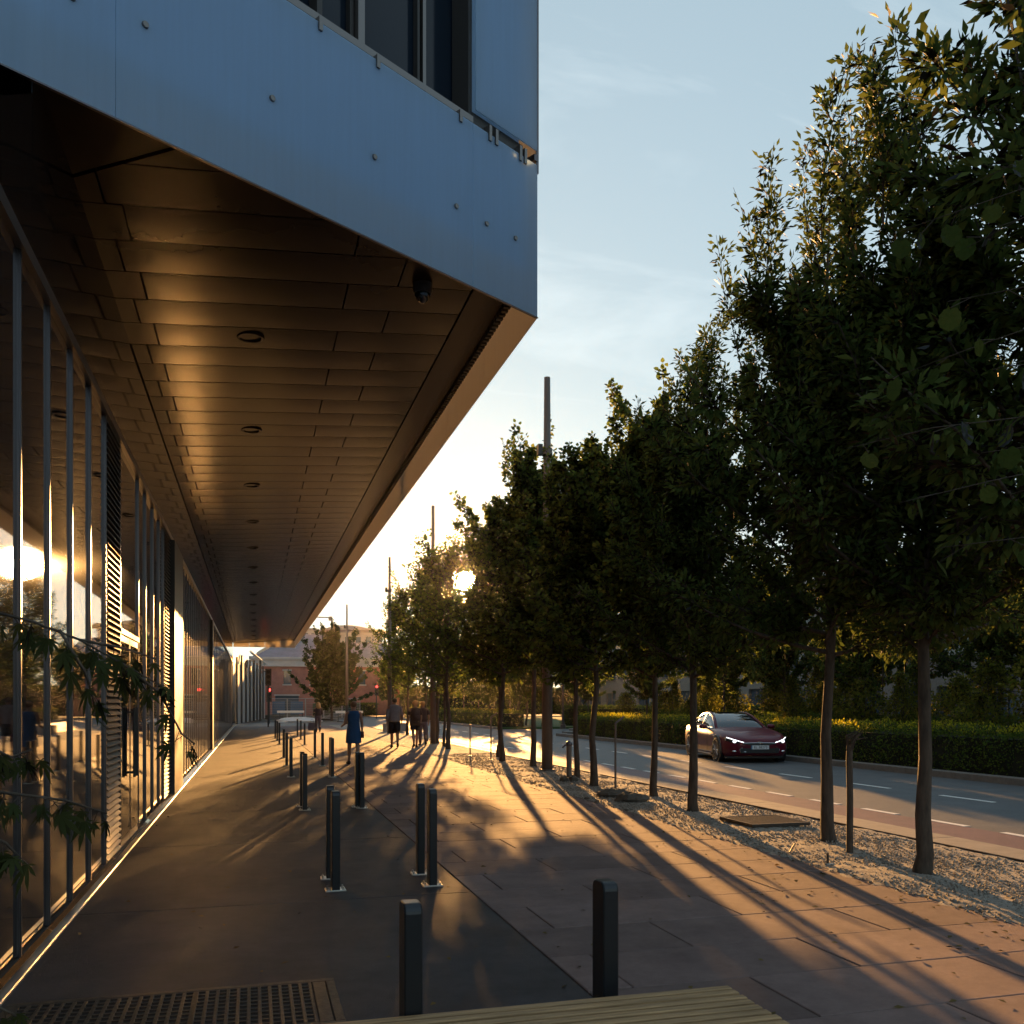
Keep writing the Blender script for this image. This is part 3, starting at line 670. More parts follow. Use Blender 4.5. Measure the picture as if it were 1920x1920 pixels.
def tree_data(seed, H, z0, rmax, nbr, nleaf, kind, lsize, trunk_r, leaders=4, ztop_frac=0.80):
    r = np.random.RandomState(seed); wood = MB()
    tp = [(0.07*r.randn()*k**0.5/2.4, 0.07*r.randn()*k**0.5/2.4, H*0.82*k/6) for k in range(7)]
    foot = [(0, 0, -0.02), (0.004, 0, 0.05), (tp[1][0]*0.15 + 0.012*r.randn(), tp[1][1]*0.15 + 0.012*r.randn(), 0.20), (tp[1][0]*0.5 + 0.014*r.randn(), tp[1][1]*0.5 + 0.014*r.randn(), H*0.07)]
    wood.tube(foot + tp[1:], [trunk_r*1.5, trunk_r*1.28, trunk_r*1.10, trunk_r*1.0] + [trunk_r*(1 - 0.14*k) for k in range(1, 7)], 9)
    tips = []                                        # (points, weight)
    segs = []
    def limb(p0, d, length, rad, n=6, lift=0.25, wob=0.10):
        p = np.array(p0, float); d = np.array(d, float); d /= np.linalg.norm(d); pts = [p.copy()]
        for i in range(n):
            d = d + np.array([wob*r.randn(), wob*r.randn(), lift/n + wob*0.5*r.randn()]); d /= np.linalg.norm(d)
            p = p + d*length/n; pts.append(p.copy())
        wood.tube(pts, [rad*(1 - 0.8*i/n) for i in range(n+1)], 4, cap=False)
        return pts
    ash = kind == 'diamond'
    for i in range(nbr):
        f = (i + r.rand()) / nbr
        z = z0 + 0.10 + (H*(0.62 if ash else 0.76) - z0)*f**1.1
        prof = (0.62 + 0.38*math.sin(math.pi*min(1, 0.15 + 0.9*f))) * (1 - (0.42 if ash else 0.24)*f)
        a = i*2.39996 + 0.5*r.randn(); ln = rmax*prof*(0.75 + 0.75*r.rand())*1.25
        ca_, sa_ = math.cos(a), math.sin(a); pitch = 0.30 + 0.85*f**0.7 + 0.18*r.randn()
        base = (tp[min(6, int(z/(H*0.82)*6))][0], tp[min(6, int(z/(H*0.82)*6))][1], z)
        pts = limb(base, (ca_*math.cos(pitch), sa_*math.cos(pitch), math.sin(pitch)), ln*1.12, 0.022*(1.1 - 0.6*f) + 0.004, 8, 0.55, 0.12)
        for j in range(1, 8):
            for _ in range(2):
                aa = a + r.choice([-1, 1])*(0.5 + 0.9*r.rand()); pp = pitch*0.7 + 0.45*r.randn()
                l2 = (0.30 + 0.50*r.rand())*(0.55 + rmax*0.25)*(1.10 - 0.11*j)
                tw = limb(pts[j], (math.cos(aa)*math.cos(pp), math.sin(aa)*math.cos(pp), math.sin(pp)), l2, 0.006, 3, 0.2)
                segs.append((tw, 1.15 - 0.09*j))
        segs.append((pts[3:], 0.75))
    for i in range(leaders):
        a = 6.283*i/leaders + r.rand(); ln = H*(0.30 if i else 0.38)*(0.6 + 0.65*r.rand())
        z = (H - ln) - (0 if i == 0 else 0.22*H*r.rand())
        rr_ = 0.08 if i == 0 else 0.20 + rmax*0.30*r.rand()
        pts = limb((math.cos(a)*rr_, math.sin(a)*rr_, z), (0.22*math.cos(a), 0.22*math.sin(a), 1), ln, 0.012, 8, 0.25, 0.08)
        segs.append((pts, 0.65))
        for j in range(1, 8):
            for _ in range(2 if j < 6 else 1):
                aa = r.rand()*6.283
                l2 = (0.62 - 0.065*j)*(0.6 + 0.7*r.rand())
                segs.append((limb(pts[j], (math.cos(aa), math.sin(aa), 1.0), l2, 0.005, 3, 0.3), 0.80 - 0.07*j))
    # leaves along the twigs
    w = np.array([s[1]*len(s[0]) for s in segs], float); w /= w.sum()
    cnt = np.maximum(2, (w*nleaf).astype(int)); PS, AX = [], []
    for (pts, _), c in zip(segs, cnt):
        pts = np.array(pts); t = r.rand(c)*(len(pts) - 1); i0 = np.minimum(t.astype(int), len(pts) - 2); f = (t - i0)[:, None]
        p = pts[i0]*(1 - f) + pts[i0 + 1]*f; dd = pts[i0 + 1] - pts[i0]; dd /= (np.linalg.norm(dd, axis=1, keepdims=True) + 1e-9)
        rv = r.randn(c, 3); rv /= np.linalg.norm(rv, axis=1, keepdims=True)
        PS.append(p + rv*(0.02 + (0.10 if kind == 'diamond' else 0.08)*r.rand(c, 1))); AX.append(dd*0.7 + rv*0.95 + np.array([0, 0, -0.25]))
    PS = np.concatenate(PS); AX = np.concatenate(AX); n = len(PS)
    keep = PS[:, 2] > z0 - 0.05; PS, AX = PS[keep], AX[keep]; n = len(PS)
    NR = r.randn(n, 3)*0.6 + np.array([0, 0, 1.0])
    ln = lsize*(0.65 + 0.6*r.rand(n)); wd = ln*(0.40 if kind == 'diamond' else 0.85)*(0.85 + 0.3*r.rand(n))
    return wood, leaves(PS, AX, NR, ln, wd, kind)

SUNP = np.array([0, 0, CAMH]); SD = np.array(SDIR)
def open_gap(v, loc, rz, sc_, rad):                 # a gap in the foliage along one line of sight to the low sun
    c, s_ = math.cos(rz), math.sin(rz)
    ctr = v.mean(1)*sc_; w_ = np.stack([ctr[:, 0]*c - ctr[:, 1]*s_ + loc[0], ctr[:, 0]*s_ + ctr[:, 1]*c + loc[1], ctr[:, 2] + loc[2]], -1)
    keep = np.ones(len(w_), bool)
    for org in (SUNP, SUNP*np.array([1, 1, 1]) + np.array([2*XW, 0, 0])):
        q = w_ - org; t = q @ SD; dist = np.linalg.norm(q - t[:, None]*SD, axis=1)
        keep &= dist > t*rad*(0.55 + 0.62*np.random.RandomState(1).rand(len(dist)))
    return keep
VAR = {}
def tree_variant(key, *a):
    VAR[key] = tree_data(*a)
    wood, (v, q) = VAR[key]
    wm_ = wood.mesh('trunk', M['bark'], True); lm = M['leaf_ash' if key.startswith('ash') else 'leaf_lin']
    return wm_, fast_mesh('crown', v.reshape(-1, 3), q, lm), lm
TV = {'ash_a': tree_variant('ash_a', 11, 8.8, 2.2, 1.95, 42, 62000, 'diamond', 0.105, 0.078, 9),
      'ash_b': tree_variant('ash_b', 23, 9.6, 2.2, 1.9, 44, 62000, 'diamond', 0.105, 0.075, 9),
      'lin_a': tree_variant('lin_a', 5, 7.4, 2.2, 1.75, 40, 33000, 'round', 0.092, 0.072, 6),
      'lin_b': tree_variant('lin_b', 9, 8.6, 2.2, 1.7, 42, 35000, 'round', 0.092, 0.070, 6)}
def tree(key, loc, sc_, rz, label, name='street_tree', group='street trees along the gravel bed', gap=0.0, thin=1.0):
    t = tag(empty(name, loc, rz), label, 'tree', group)
    wm_, cm, lm = TV[key]
    if gap:
        v, q = VAR[key][1]; k = open_gap(v, loc, rz, sc_, gap) & (np.random.RandomState(2).rand(len(v)) < thin); vv = v[k]; m = v.shape[1]
        qq = q[:m*0 + (2 if m == 6 else 1)]
        cm = fast_mesh('crown', vv.reshape(-1, 3), (np.arange(len(vv))[:, None, None]*m + qq[None]).reshape(-1, 4), lm)
    inst('trunk', wm_, t, scale=sc_); inst('crown', cm, t, scale=sc_)
    return t
tl = [('ash_b', Vector((6.0, 4.95, 0)), 1.06, 'tall tree whose crown fills the right edge above the nearest trunk'),
      ('ash_a', P(1731, 1640), 0.90, 'thick nearest trunk in the gravel with a tall dark crown of pointed leaves'),
      ('ash_b', P(1553, 1578), 0.93, 'tree beside the dead stake, its slender top shoots highest against the sky'),
      ('ash_a', P(1299, 1523), 0.86, 'slim tree whose trunk stands in front of the rear of the red car'),
      ('lin_b', P(1226, 1495), 0.86, 'slim tree just left of the trunk that hides the rear of the red car'),
      ('lin_a', P(1114, 1475), 0.95, 'slim tree right of the tap post and left of the rocks'),
      ('lin_b', P(1081, 1460), 0.84, 'thin trunk directly behind the tap post'),
      ('lin_b', P(1000, 1438), 1.02, 'thin trunk just left of the nearest lighting mast, with a tall pointed crown'),
      ('lin_a', P(942, 1429), 1.02, 'thicker front trunk of two in line, right of the pair of thin sign poles'),
      ('lin_a', P(935, 1421), 0.94, 'trunk half hidden behind the thicker one right of the thin sign poles'),
      ('lin_a', P(840, 1405), 1.08, 'front trunk of the group right of the couple, next to the bare gravel'),
      ('lin_b', P(833, 1400), 0.80, 'second trunk of the group right of the couple'),
      ('lin_a', P(819, 1395), 1.08, 'third trunk of the group right of the couple'),
      ('lin_b', P(799, 1390), 0.92, 'trunk directly beside the woman in patterned clothes'),
      ('lin_b', P(764, 1378.5), 1.02, 'trunk seen between the man and the woman in patterned clothes'),
      ('lin_b', P(738, 1373), 0.96, 'distant row tree behind the man in shorts')]
for i, (key, loc, s_, lab) in enumerate(tl):
    tree(key, loc, s_, i*1.93 + (2.1 if i == 2 else 0.4), lab, gap=(0.0140 if loc.y > 20 else 0.0), thin=(1.0 if loc.y < 28 else 0.36 if loc.y < 31 else 0.22))
# the bushy tree at the junction
bw = tree_data(43, 7.6, 1.0, 3.5, 64, 80000, 'round', 0.15, 0.12, 9)
t = tag(empty('bushy_tree', PD(622, 1319, 84) - Vector((0, 0, 1.6))), 'broad dark bushy tree at the junction in front of the red brick building', 'tree')
inst('trunk', bw[0].mesh('trunk', M['bark'], True), t); inst('crown', fast_mesh('crown', bw[1][0].reshape(-1, 3), bw[1][1], M['leaf_maple2']), t)
# trees in the planting beyond the hedge
bt = [(19.5, 9, 'lin_a', .95), (21.5, 13, 'lin_b', .9), (19.0, 17, 'lin_a', .9), (22.0, 21, 'lin_b', .95), (19.3, 25.5, 'lin_a', .88), (22.5, 30, 'lin_b', .9), (19.5, 35, 'lin_a', .92),
      (22.0, 40, 'lin_b', .9), (19.0, 63, 'lin_a', .95), (21.0, 72, 'lin_b', .9), (17.6, 84, 'lin_a', .9), (24.0, 16, 'lin_a', 1.0), (25, 26, 'lin_a', 1.0), (26, 36, 'lin_b', 1.0), (24, 66, 'lin_b', 1.0), (17.6, 59.9, 'lin_a', 0.70), (19.4, 60.4, 'lin_a', 0.76), (17.0, 66, 'lin_b', 0.66), (22.6, 59.8, 'lin_b', 0.75), (18.6, 29, 'lin_b', 0.85), (25.5, 20, 'lin_b', 1.1), (26.5, 31, 'lin_a', 1.15), (24.5, 40, 'lin_b', 1.1), (27.5, 25, 'lin_a', 1.15), (18.3, 40.5, 'lin_a', 0.8), (28, 37, 'lin_a', 1.2)]
def along(yy):                                      # what in view the planting lies behind, by distance along the road
    return ('outside the right edge' if yy < 9 else 'right of the nearest trunk' if yy < 13 else 'behind the nearest trunk' if yy < 16.5 else 'behind the dead stake' if yy < 20 else 'right of the red car' if yy < 24 else
            'above the red car' if yy < 29 else 'left of the red car' if yy < 34 else 'above the rocks' if yy < 39 else 'behind the tap post' if yy < 44 else 'beyond the side road')
ORD = ('first', 'second', 'third', 'fourth', 'fifth', 'sixth', 'seventh', 'eighth')
def names(items, kind):
    out, seen = [], {}
    for x, yy in items:
        k_ = along(yy); seen[k_] = seen.get(k_, 0) + 1; out.append(f'{kind} across the road {k_}, {ORD[seen[k_]-1]} from the right')
    return out
GT = names([(b[0], b[1]) for b in bt], 'garden tree')
for i, (x, yy, key, s_) in enumerate(bt):
    tree(key, Vector((x, yy, 0)), s_, i*2.3, GT[i], 'garden_tree', 'trees behind the hedge across the road')

ft = [(9.5, 128), (12.5, 122), (16, 112), (19, 118), (22.5, 108), (26, 114), (30, 106), (34, 112), (38, 104), (14.5, 135), (20, 138), (27, 132), (35, 128), (24, 98), (29, 94), (42, 96)]
ft.sort(key=lambda p: (p[0]*cs - p[1]*sn)/(p[1]*cs + p[0]*sn))
ORD2 = ORD + ('ninth', 'tenth', 'eleventh', 'twelfth', 'thirteenth', 'fourteenth', 'fifteenth', 'sixteenth')
for i, (x, yy) in enumerate(ft):
    tree('lin_a' if i % 2 else 'lin_b', Vector((x, yy, -0.6)), 1.15 + 0.1*(i % 3), i*1.3, 'dark distant tree on the skyline, ' + ORD2[i] + ' from the left', 'distant_tree', 'distant trees beyond the side road')

# ---- broad-leaved branches hanging in from a tree just right of the view
bt_ = tag(empty('broadleaf_tree', (4.9, 1.75, 0)), 'broad round leaves on thin twigs hanging in from the right edge', 'tree')
bx, by = 4.9, 1.75
wood = MB(); wood.tube([(0,0,0), (0.02,0,2.0), (0,0.03,4.2)], [0.10, 0.085, 0.05], 9)
rim_ = []
for k in range(22):                                  # heart-shaped blade with a toothed edge and a drip tip
    a = 2*math.pi*k/22; q_ = math.cos(a); rr_ = 0.5*(1.0 + 0.10*(k % 2)) * (1.18 if k == 0 else 1.0) * (0.72 if k == 11 else 1.0)
    rim_.append((0.5 + rr_*q_*1.02, rr_*math.sin(a)*1.02, -0.10*(math.sin(a)**2) - 0.10*max(0, q_)**2))
inner = [(0.48 + 0.27*math.cos(2*math.pi*k/11), 0.27*math.sin(2*math.pi*k/11), 0.015 - 0.03*(k % 2)) for k in range(11)]
vv_ = rim_ + inner + [(0.48, 0, -0.03)]; ff_ = []
for k in range(11):
    j = (k + 1) % 11; ff_ += [(2*k, 2*k + 1, 22 + k), (2*k + 1, (2*k + 2) % 22, 22 + j), (2*k + 1, 22 + j, 22 + k), (22 + k, 22 + j, 33)]
lmesh = bpy.data.meshes.new('leaf'); lmesh.from_pydata([(a*0.078, b*0.078, c*0.078) for a, b, c in vv_], [], ff_)
lmesh.materials.append(M['leaf_big']); lmesh.update()
r = np.random.RandomState(17)
big_leaves = []
for (tx, ty, d0_, nlf) in ((1670, 430, 4.2, 15), (1690, 700, 4.3, 11), (1570, 845, 3.7, 17), (1760, 1040, 3.9, 10), (1790, 560, 3.6, 14), (1700, 940, 3.6, 14), (1840, 330, 3.9, 11), (1830, 860, 3.4, 13), (1800, 450, 3.7, 13), (1860, 700, 3.3, 12)):
    tip = PD(tx, ty, d0_); st_ = Vector((bx, by, min(4.0, tip.z + 0.25)))
    mid = st_.lerp(tip, 0.5) + Vector((0, 0, 0.12)); pts = []
    for k in range(9):
        a = k/8; pts.append(st_*(1-a)**2 + mid*2*a*(1-a) + tip*a*a + Vector((0.02*r.randn(), 0.02*r.randn(), 0.025*r.randn()))*(a > 0))
    wood.tube([p - Vector((bx, by, 0)) for p in pts], [0.006*(1 - 0.75*k/8) for k in range(9)], 5)
    for j in range(nlf):
        a = 0.34 + 0.66*(j + 0.8*r.rand())/nlf; p = pts[int(a*8)].lerp(pts[min(8, int(a*8)+1)], a*8 % 1)
        q = p + Vector((0.05*r.randn(), 0.05*r.randn(), -0.02 + 0.03*r.randn()))
        wood.tube([p - Vector((bx, by, 0)), q - Vector((bx, by, 0))], 0.0018, 3, cap=False)
        big_leaves.append((q, R(40 + 60*r.rand()), r.rand()*6.28, 0.75 + 0.45*r.rand()))
wood.build('trunk', M['bark'], bt_, smooth=True)
for q, pit, yaw, s_ in big_leaves:
    inst('leaf', lmesh, bt_, (q.x - bx, q.y - by, q.z), scale=s_, rot=(0.5*r.randn(), pit, yaw))

# ---- maple twigs at the left, in front of the glass
mp_ = tag(empty('maple_shrub', (-1.16, 1.55, 0)), 'dark maple twigs with drooping pointed leaves before the glass wall', 'shrub')
mx, my = -1.16, 1.55
wood = MB(); wood.tube([(0,0,0), (0.01,0.02,0.7), (-0.02,0.01,1.45)], [0.022, 0.018, 0.008], 7)
# a pinnate palmate leaf: five to seven pointed lobes
lob = [(-62, 0.55), (-30, 0.85), (0, 1.0), (30, 0.85), (62, 0.55), (100, 0.3), (-100, 0.3)]
vs_, fs_ = [(0, 0, 0)], []
for a, l in lob:
    ca_, sa_ = math.cos(R(a)), math.sin(R(a)); b0 = len(vs_)
    for (u_, w_) in ((0.28, 0.085), (0.60, 0.10), (1.0, 0.0), (0.60, -0.10), (0.28, -0.085)):
        vs_.append((l*u_*ca_ - w_*l*sa_, l*u_*sa_ + w_*l*ca_, -0.16*u_*u_*l))
    fs_ += [(0, b0+4, b0+3, b0+1), (b0+1, b0+3, b0+2), (0, b0+1, b0)]
    fs_[-1] = (0, b0+1, b0)
mlmesh = bpy.data.meshes.new('leaf'); mlmesh.from_pydata([(a*0.072, b*0.066, c*0.072) for a, b, c in vs_], [], fs_); mlmesh.materials.append(M['leaf_maple']); mlmesh.update()
r = np.random.RandomState(29)
twigs = [([(-40, 1140, 2.3), (60, 1165, 2.35), (150, 1200, 2.45), (230, 1245, 2.55), (300, 1285, 2.6)], 26),
         ([(150, 1200, 2.45), (230, 1215, 2.6), (290, 1235, 2.7)], 7),
         ([(230, 1245, 2.55), (300, 1300, 2.75), (340, 1375, 2.8), (365, 1395, 2.8)], 9),
         ([(-40, 1390, 2.2), (20, 1420, 2.25), (60, 1405, 2.3)], 9),
         ([(-40, 1480, 2.1), (40, 1490, 2.15), (120, 1500, 2.2), (200, 1525, 2.3)], 18),
         ([(-40, 1560, 2.0), (10, 1580, 2.05), (30, 1600, 2.05)], 7),
         ([(110, 1180, 2.4), (160, 1260, 2.45), (180, 1330, 2.5)], 8),
         ([(-60, 1850, 2.0), (0, 1890, 2.02), (30, 1905, 2.05)], 5)]
for pts, nlf in twigs:
    w3 = [PD(*p) for p in pts]
    wood.tube([p - Vector((mx, my, 0)) for p in w3], [0.0045*(1 - 0.6*k/len(w3)) for k in range(len(w3))], 5)
    if pts[0][0] < -30: wood.tube([Vector((0, 0.02, min(1.45, w3[0].z - 0.1))), w3[0] - Vector((mx, my, 0))], [0.006, 0.0045], 5)
    for j in range(nlf):
        a = (0.1 + 0.9*(j + r.rand())/nlf)*(len(w3) - 1); i0 = min(int(a), len(w3) - 2)
        p = w3[i0].lerp(w3[i0+1], a - i0); q = p + Vector((0.025*r.randn(), 0.025*r.randn(), -0.015 - 0.02*r.rand()))
        wood.tube([p - Vector((mx, my, 0)), q - Vector((mx, my, 0))], 0.0012, 3, cap=False)
        inst('leaf', mlmesh, mp_, (q.x - mx, q.y - my, q.z), scale=0.65 + 0.5*r.rand(), rot=(0.7*r.randn(), R(35 + 45*r.rand()), r.rand()*6.28))
wood.build('stem', M['bark'], mp_, smooth=True)

# ================================================================= hedges and planting
def scatter_box(r, x0, x1, y0, y1, z0, z1, n, lumps=0.10):
    areas = np.array([(x1-x0)*(y1-y0), (z1-z0)*(y1-y0), (z1-z0)*(x1-x0)]); pr = areas/areas.sum()
    k = r.choice(3, n, p=pr); u, v, w_ = r.rand(n), r.rand(n), r.rand(n)
    p = np.empty((n, 3))
    p[:, 0] = np.where(k == 1, x0, x0 + (x1-x0)*u); p[:, 1] = np.where(k == 2, np.where(r.rand(n) < 0.7, y0, y1), y0 + (y1-y0)*v)
    p[:, 2] = np.where(k == 0, z1, z0 + (z1-z0)*w_)
    b = lumps*(np.sin(p[:, 1]*2.1 + p[:, 2]*3) + np.sin(p[:, 1]*5.3 + p[:, 0]*4 + 1))*0.5
    p[:, 2] += np.where(k == 0, b, 0); p[:, 0] += np.where(k == 1, b, 0)
    return p + 0.05*r.randn(n, 3)
def hedge(x0, x1, y0, y1, h, n, label, seed, tips=0, lsize=0.06):
    r = np.random.RandomState(seed)
    e_ = tag(empty('hedge', (0, 0, 0)), label, 'hedge')
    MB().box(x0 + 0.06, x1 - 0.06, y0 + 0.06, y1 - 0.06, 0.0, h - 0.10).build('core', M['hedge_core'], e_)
    p = scatter_box(r, x0, x1, y0, y1, 0.05, h, n); ax = r.randn(n, 3) + np.array([0, 0, 0.5]); nr = r.randn(n, 3)
    ln = lsize*(0.7 + 0.6*r.rand(n)); v, q = leaves(p, ax, nr, ln, ln*0.6)
    inst('foliage', fast_mesh('foliage', v.reshape(-1, 3), q, M['leaf_hedge']), e_)['kind'] = 'stuff'
    if tips:
        p = np.stack([x0 + (x1-x0)*r.rand(tips), y0 + (y1-y0)*r.rand(tips), h + 0.02 + 0.14*r.rand(tips)**1.5], -1)
        p[:, 2] += 0.10*(np.sin(p[:, 1]*2.1) + np.sin(p[:, 1]*5.3 + 1))*0.5
        ax = r.randn(tips, 3)*0.7 + np.array([0, 0, 1.0]); ln = 0.065*(0.7 + 0.7*r.rand(tips)); v, q = leaves(p, ax, r.randn(tips, 3), ln, ln*0.5)
        inst('shoots', fast_mesh('shoots', v.reshape(-1, 3), q, M['leaf_tip']), e_)['kind'] = 'stuff'
    return e_
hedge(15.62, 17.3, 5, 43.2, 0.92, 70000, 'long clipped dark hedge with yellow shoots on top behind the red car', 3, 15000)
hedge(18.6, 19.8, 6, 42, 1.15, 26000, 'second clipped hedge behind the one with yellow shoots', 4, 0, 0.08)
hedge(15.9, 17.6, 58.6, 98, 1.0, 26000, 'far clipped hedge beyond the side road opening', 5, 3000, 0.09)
hedge(21.5, 38, 61, 62.5, 1.3, 16000, 'low hedge behind the lawn at the side road', 6, 0, 0.10)
hedge(7.5, 15.5, 118, 120, 1.5, 9000, 'green hedge at the far end of the road', 8, 1500, 0.14)
hedge(7, 46, 126, 128, 3.6, 16000, 'tall dark thicket under the distant trees beyond the far lawn', 9, 0, 0.30)
hedge(44, 46, 62, 124, 3.2, 12000, 'tall dark thicket far right beyond the lawn', 10, 0, 0.30)
def shrub_mesh(seed, h, rad, n, narrow):
    r = np.random.RandomState(seed); w = MB()
    for i in range(7):
        a = r.rand()*6.28; b = 0.25*rad
        w.tube([(0,0,0), (math.cos(a)*b, math.sin(a)*b, h*0.45), (math.cos(a)*b*2, math.sin(a)*b*2, h*0.9)], [0.02, 0.012, 0.004], 4)
    z = r.rand(n)**0.8; lump = 0.75 + 0.35*np.sin(z*9 + seed)
    rr_ = rad*np.sqrt(r.rand(n))*np.sin(np.pi*np.clip(0.12 + 0.84*z, 0, 1))**0.6*lump; a = r.rand(n)*6.28
    p = np.stack([rr_*np.cos(a), rr_*np.sin(a), 0.1 + h*z], -1) + 0.06*r.randn(n, 3)
    ln = 0.085*(0.7 + 0.7*r.rand(n)); v, q = leaves(p, r.randn(n, 3) + np.array([0, 0, -0.3]), r.randn(n, 3), ln, ln*0.55)
    return w.mesh('stem', M['bark'], True), fast_mesh('foliage', v.reshape(-1, 3), q, M['leaf_shrub'])
SH = [shrub_mesh(1, 2.4, 0.75, 4200, 1), shrub_mesh(2, 1.9, 0.9, 4200, 0), shrub_mesh(3, 2.9, 0.6, 4200, 1)]
rs = np.random.RandomState(77)
sp = []
for i in range(40): sp.append((17.9 + 2.2*rs.rand() if i % 2 else 20 + 4*rs.rand(), 7 + i*0.92 + 0.7*rs.rand()))
SL = names(sp, 'loose sunlit shrub')
for i, (x, yy) in enumerate(sp):
    s_ = SH[i % 3]
    e_ = tag(empty('garden_shrub', (x, yy, 0), rs.rand()*6.28), SL[i], 'shrub', 'shrubs behind the hedge across the road')
    k = 0.8 + 0.5*rs.rand(); inst('stem', s_[0], e_, scale=k); inst('foliage', s_[1], e_, scale=k)

n = 420; rs = np.random.RandomState(12)
p = np.stack([np.where(rs.rand(n) < 0.6, 5.3 - 1.6*rs.rand(n)**2, -1.2 + 6.4*rs.rand(n)), 3.3 + 20*rs.rand(n)**1.5, 0.006 + 0.004*rs.rand(n)], -1)
a = rs.rand(n)*6.28; v, q = leaves(p, np.stack([np.cos(a), np.sin(a), 0.12*rs.randn(n)], -1), np.tile([0, 0, 1.0], (n, 1)) + 0.25*rs.randn(n, 3), 0.035 + 0.03*rs.rand(n), 0.02 + 0.015*rs.rand(n))
tag(inst('leaf_litter', fast_mesh('leaf_litter', v.reshape(-1, 3), q, M['leaf_dry'])), kind='stuff')

# ================================================================= masts, poles, posts, rocks
for i, (px, py, lab) in enumerate(((1026, 1446, 'nearest tall steel lighting mast rising bare above the trees'), (812, 1396, 'tall steel lighting mast above the sun, second along the row'),
                                   (730.5, 1376, 'tall steel lighting mast, third along the row'), (650.5, 1357.5, 'farthest tall steel lighting mast by the bushy tree'))):
    e_ = tag(empty('lighting_mast', P(px, py)), lab, 'mast', 'lighting masts along the row of trees')
    rb = 0.132 if i == 0 else 0.115
    MB().tube([(0,0,0), (0,0,4), (0,0,9.3)], [rb*1.0, rb*0.86, rb*0.55], 14).build('pole', M['mast'], e_, smooth=True)
    MB().tube([(0,0,0), (0,0,0.05)], [rb*1.3, rb*1.3], 14).build('base', M['mast'], e_)
    mb = MB(); mb.box(-0.24, -0.13, -0.07, 0.07, 7.45, 7.70); mb.box(-0.13, 0.0, -0.03, 0.03, 7.5, 7.56); mb.build('floodlight', M['dark'], e_)
    MB().tube([(0,0,7.45), (0,0,7.62)], [rb*0.95, rb*0.95], 12).build('clamp', M['mast'], e_)
st_ = tag(empty('dead_stake', P(1593, 1602)), 'dead brown stake with a splintered top between the two nearest trunks', 'stake')
MB().tube([(0,0,0), (0.004,0,0.6), (-0.002,0.003,1.02), (0,0,1.15)], [0.036, 0.034, 0.034, 0.030], 9).build('stem', M['bark'], st_)
mb = MB(); r = np.random.RandomState(4)
for i in range(11):
    a = r.rand()*6.28; mb.tube([(0.02*math.cos(a), 0.02*math.sin(a), 1.10), (0.05*math.cos(a)+0.02, 0.05*math.sin(a), 1.20 + 0.06*r.rand()), (0.06 + 0.11*r.rand(), 0.07*math.sin(a), 1.24 + 0.09*r.rand())], [0.016, 0.012, 0.003], 4)
mb.build('splinters', M['bark'], st_)
for (px, py, h, bar, lab) in ((1154, 1484, 1.24, 0.20, 'thin pole with a slanted top bar behind the rocks'), (920.5, 1426, 1.22, 0.22, 'thin pole with a slanted top bar left of the thick trunk'),
                              (881.5, 1418, 0.98, 0, 'short bare thin pole nearest the couple, with no top bar')):
    e_ = tag(empty('thin_pole', P(px, py)), lab, 'pole')
    MB().tube([(0,0,0), (0,0,h)], 0.021, 8).build('pole', M['mast'], e_)
    MB().tube([(0,0,0), (0,0,0.03)], 0.05, 8).build('foot', M['mast'], e_)
    if bar: MB().tube([(-0.02, -0.02, h - 0.01), (bar*0.9, 0.05, h + 0.12)], 0.018, 6).build('top_bar', M['alu'], e_)
tp = tag(empty('tap_post', P(1067, 1466)), 'short metal tap post with a side spout and stone foot', 'tap')
MB().tube([(0,0,0.1), (0,0,0.74)], 0.055, 12).build('post', M['mast'], tp)
MB().ell((0, 0, 0.77), (0.07, 0.07, 0.07), 12, 8).build('head', M['alu'], tp, smooth=True)
MB().tube([(0, 0, 0.75), (-0.10, -0.02, 0.75), (-0.15, -0.03, 0.70)], 0.018, 8).build('spout', M['alu'], tp)
def rock(name, loc, rad, seed, label, parent=None):
    r = np.random.RandomState(seed); mb = MB().ell((0, 0, rad[2]*0.6), rad, 12, 8); mb.v = [tuple(np.array(v)*(0.86 + 0.26*r.rand()) * (1 if v[2] > 0 else 0.9)) for v in mb.v]
    o = mb.build(name, M['rock'], parent, loc=loc)
    if label: tag(o, label, 'rock')
    return o
rock('foot_stone', (-0.1, 0, 0), (0.10, 0.12, 0.07), 1, None, tp); rock('foot_stone', (0.10, 0.02, 0), (0.10, 0.1, 0.08), 2, None, tp)
rock('rock', P(1148, 1494), (0.30, 0.22, 0.085), 3, 'dark flat rock at the foot of the slanted pole')
rock('rock', P(1184, 1504), (0.30, 0.24, 0.10), 5, 'dark flat rock in the gravel right of the other one')
sk = tag(empty('peg', P(1552, 1623)), 'short upright iron peg at the edge of the gravel', 'peg')
MB().tube([(0,0,0), (0,0,0.125)], 0.012, 7).build('pin', M['iron'], sk); MB().cbox(-0.02, 0.06, -0.02, 0.02, 0.0, 0.022).build('toe', M['sillm'], sk)
o = MB().tube([(0,0,0.02), (0.10, 0.06, 0.10)], 0.011, 7).build('wood_stick', M['wood'], loc=P(1481, 1602)); tag(o, 'pale stick poking slantwise out of the gravel', 'stick')
lp = tag(empty('street_lamp', P(1055.5, 1366, 0.0)), 'dark slender street lamp on the island at the side road', 'lamp post')
MB().tube([(0,0,0), (0,0,0.25), (0,0,0.27), (0,0,0.5)], [0.20, 0.17, 0.11, 0.09], 12).build('base', M['dark'], lp)
MB().tube([(0,0,0.5), (0,0,4.6)], [0.075, 0.05], 10).build('pole', M['dark'], lp)
